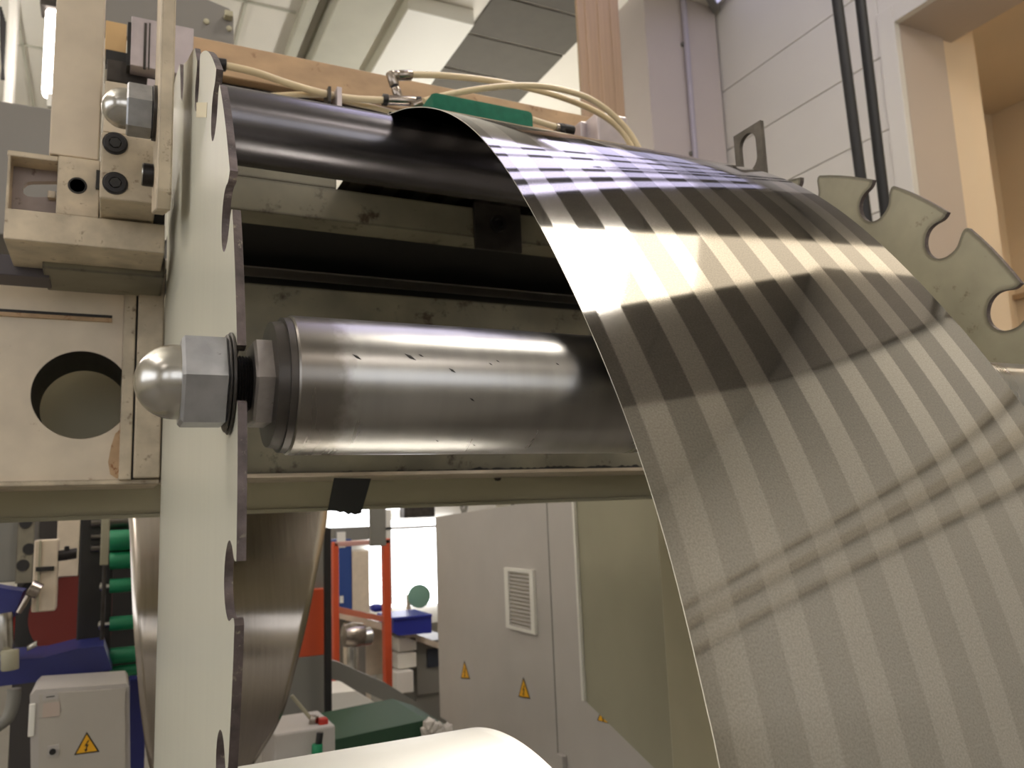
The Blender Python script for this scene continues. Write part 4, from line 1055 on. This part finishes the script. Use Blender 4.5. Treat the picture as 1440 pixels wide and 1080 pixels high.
obj('disc', lathe(bmesh.new(), U(588, 838, 1, 5.2), (0, -1, 0), [(0, .05), (.01, .075), (.03, .075), (.035, .05), (.035, 0)], 28), mat('pale_green', (120, 160, 140), .5), t, smooth=True)
fbox('stand', 573, 836, 578, 862, 5.2, .03, M['cream'], t, bev=.004)
t = thing('drill_head', 'shiny metal machine head on a post left of the orange post', 'machine head')
obj('head', lathe(bmesh.new(), U(497, 893, 1, 4.3), (1, 0, 0), [(-.06, .03), (-.05, .055), (0, .065), (.05, .055), (.065, .03)], 24), M['nickel'], t, smooth=True)
obj('collar', lathe(bmesh.new(), U(516, 895, 1, 4.3), (1, 0, 0), [(-.02, .045), (.02, .045), (.03, .03)], 24), M['zinc'], t, smooth=True)
cyl('column', U(496, 905, 1, 4.3), U(496, 960, 1, 4.3), .03, M['zinc'], t)
fbox('base', 482, 955, 512, 975, 4.25, .15, M['grey'], t, bev=.01)
t = tag(obj('diagonal_beam', (lambda b: (prism(b, [U(x, y, 1, 3.6) for x, y in ((455, 925), (478, 932), (545, 962), (630, 1015), (630, 1035), (600, 1025), (540, 985), (478, 958), (455, 952))], (0, .06, 0)), b)[1])(bmesh.new()), M['grey']), 'thick grey slanting beam crossing in front of the workbench', 'beam')
t = tag(fbox('black_post', 458, 742, 467, 1228, 3.4, .03, M['ink'], bev=.003), 'thin black upright post right of the hanging strip', 'post')
t = thing('orange_machine', 'grey machine panel with an orange-red upper field behind the hanging strip', 'machine panel')
fbox('orange_field', 395, 830, 458, 924, 3.5, .06, M['orange'], t, bev=.003)
fbox('lower_field', 380, 925, 460, 1040, 3.5, .06, M['grey'], t, bev=.003)
fbox('upper_field', 400, 700, 458, 829, 3.55, .05, M['grey'], t)
t = tag(obj('white_table', (lambda b: (prism(b, [U(x, y, 1, 4.0) for x, y in ((466, 975), (500, 972), (545, 1000), (545, 1006), (466, 1014))], (0, .3, 0)), b)[1])(bmesh.new()), M['white']), 'white table top low behind the slanting beam', 'table')
for x_, y_ in ((.95, 4.02), (1.3, 4.02), (1.0, 4.24)): box('leg', x_, x_ + .04, y_, y_ + .04, FZ, U(500, 1008, 1, 4.0).z, M['grey'], t)
t = tag(obj('green_conveyor', (lambda b: (prism(b, [U(x, y, 1, 2.9) for x, y in ((462, 1042), (600, 1012), (632, 1022), (632, 1050), (462, 1066))], (0, .4, 0)), b)[1])(bmesh.new()), M['greenbelt']), 'dark green conveyor belt at the bottom behind the lower strip', 'conveyor')
gcv = t
for x_, y_ in ((.72, 2.95), (1.1, 2.95), (.72, 3.24)): box('leg', x_, x_ + .04, y_, y_ + .04, FZ, U(520, 1062, 1, 2.9).z + .01, M['grey'], gcv)
t = thing('parts_heap', 'small heap of clear plastic scraps on the green conveyor', 'scrap heap')
for i in range(26):
    a = U(598 + random.random() * 32, 1018 + random.random() * 22, 1, 2.86)
    bb2 = bmesh.new(); bmesh.ops.create_icosphere(bb2, subdivisions=1, radius=.014 + random.random() * .01)
    for v_ in bb2.verts: v_.co = a + v_.co * (1 + random.uniform(-.3, .3))
    obj('scrap', bb2, M['glass'], t)
t = thing('grey_box', 'pale grey box with a red button and a green-capped bottle on top', 'control box')
fbox('box_body', 385, 1026, 472, 1110, 2.3, .2, M['light_grey'], t, bev=.006)
t2 = thing('small_bottle', 'small bottle with green body and black cap at the bottom by the grey box', 'bottle')
cyl('bottle_body', U(446, 1064, 1, 2.26), U(446, 1046, 1, 2.26), .014, M['greenroll'], t2); cyl('bottle_cap', U(448, 1046, 1, 2.26), U(450, 1030, 1, 2.26), .009, M['ink'], t2)
fbox('red_button', 450, 1011, 462, 1026, 2.32, .03, M['red'], t, bev=.004)
cyl('lever', U(410, 978, 1, 2.35), U(440, 1014, 1, 2.35), .005, M['olive'], t); cyl('lever_joint', U(440, 1022, 1, 2.35), U(442, 1006, 1, 2.35), .012, M['nickel'], t)
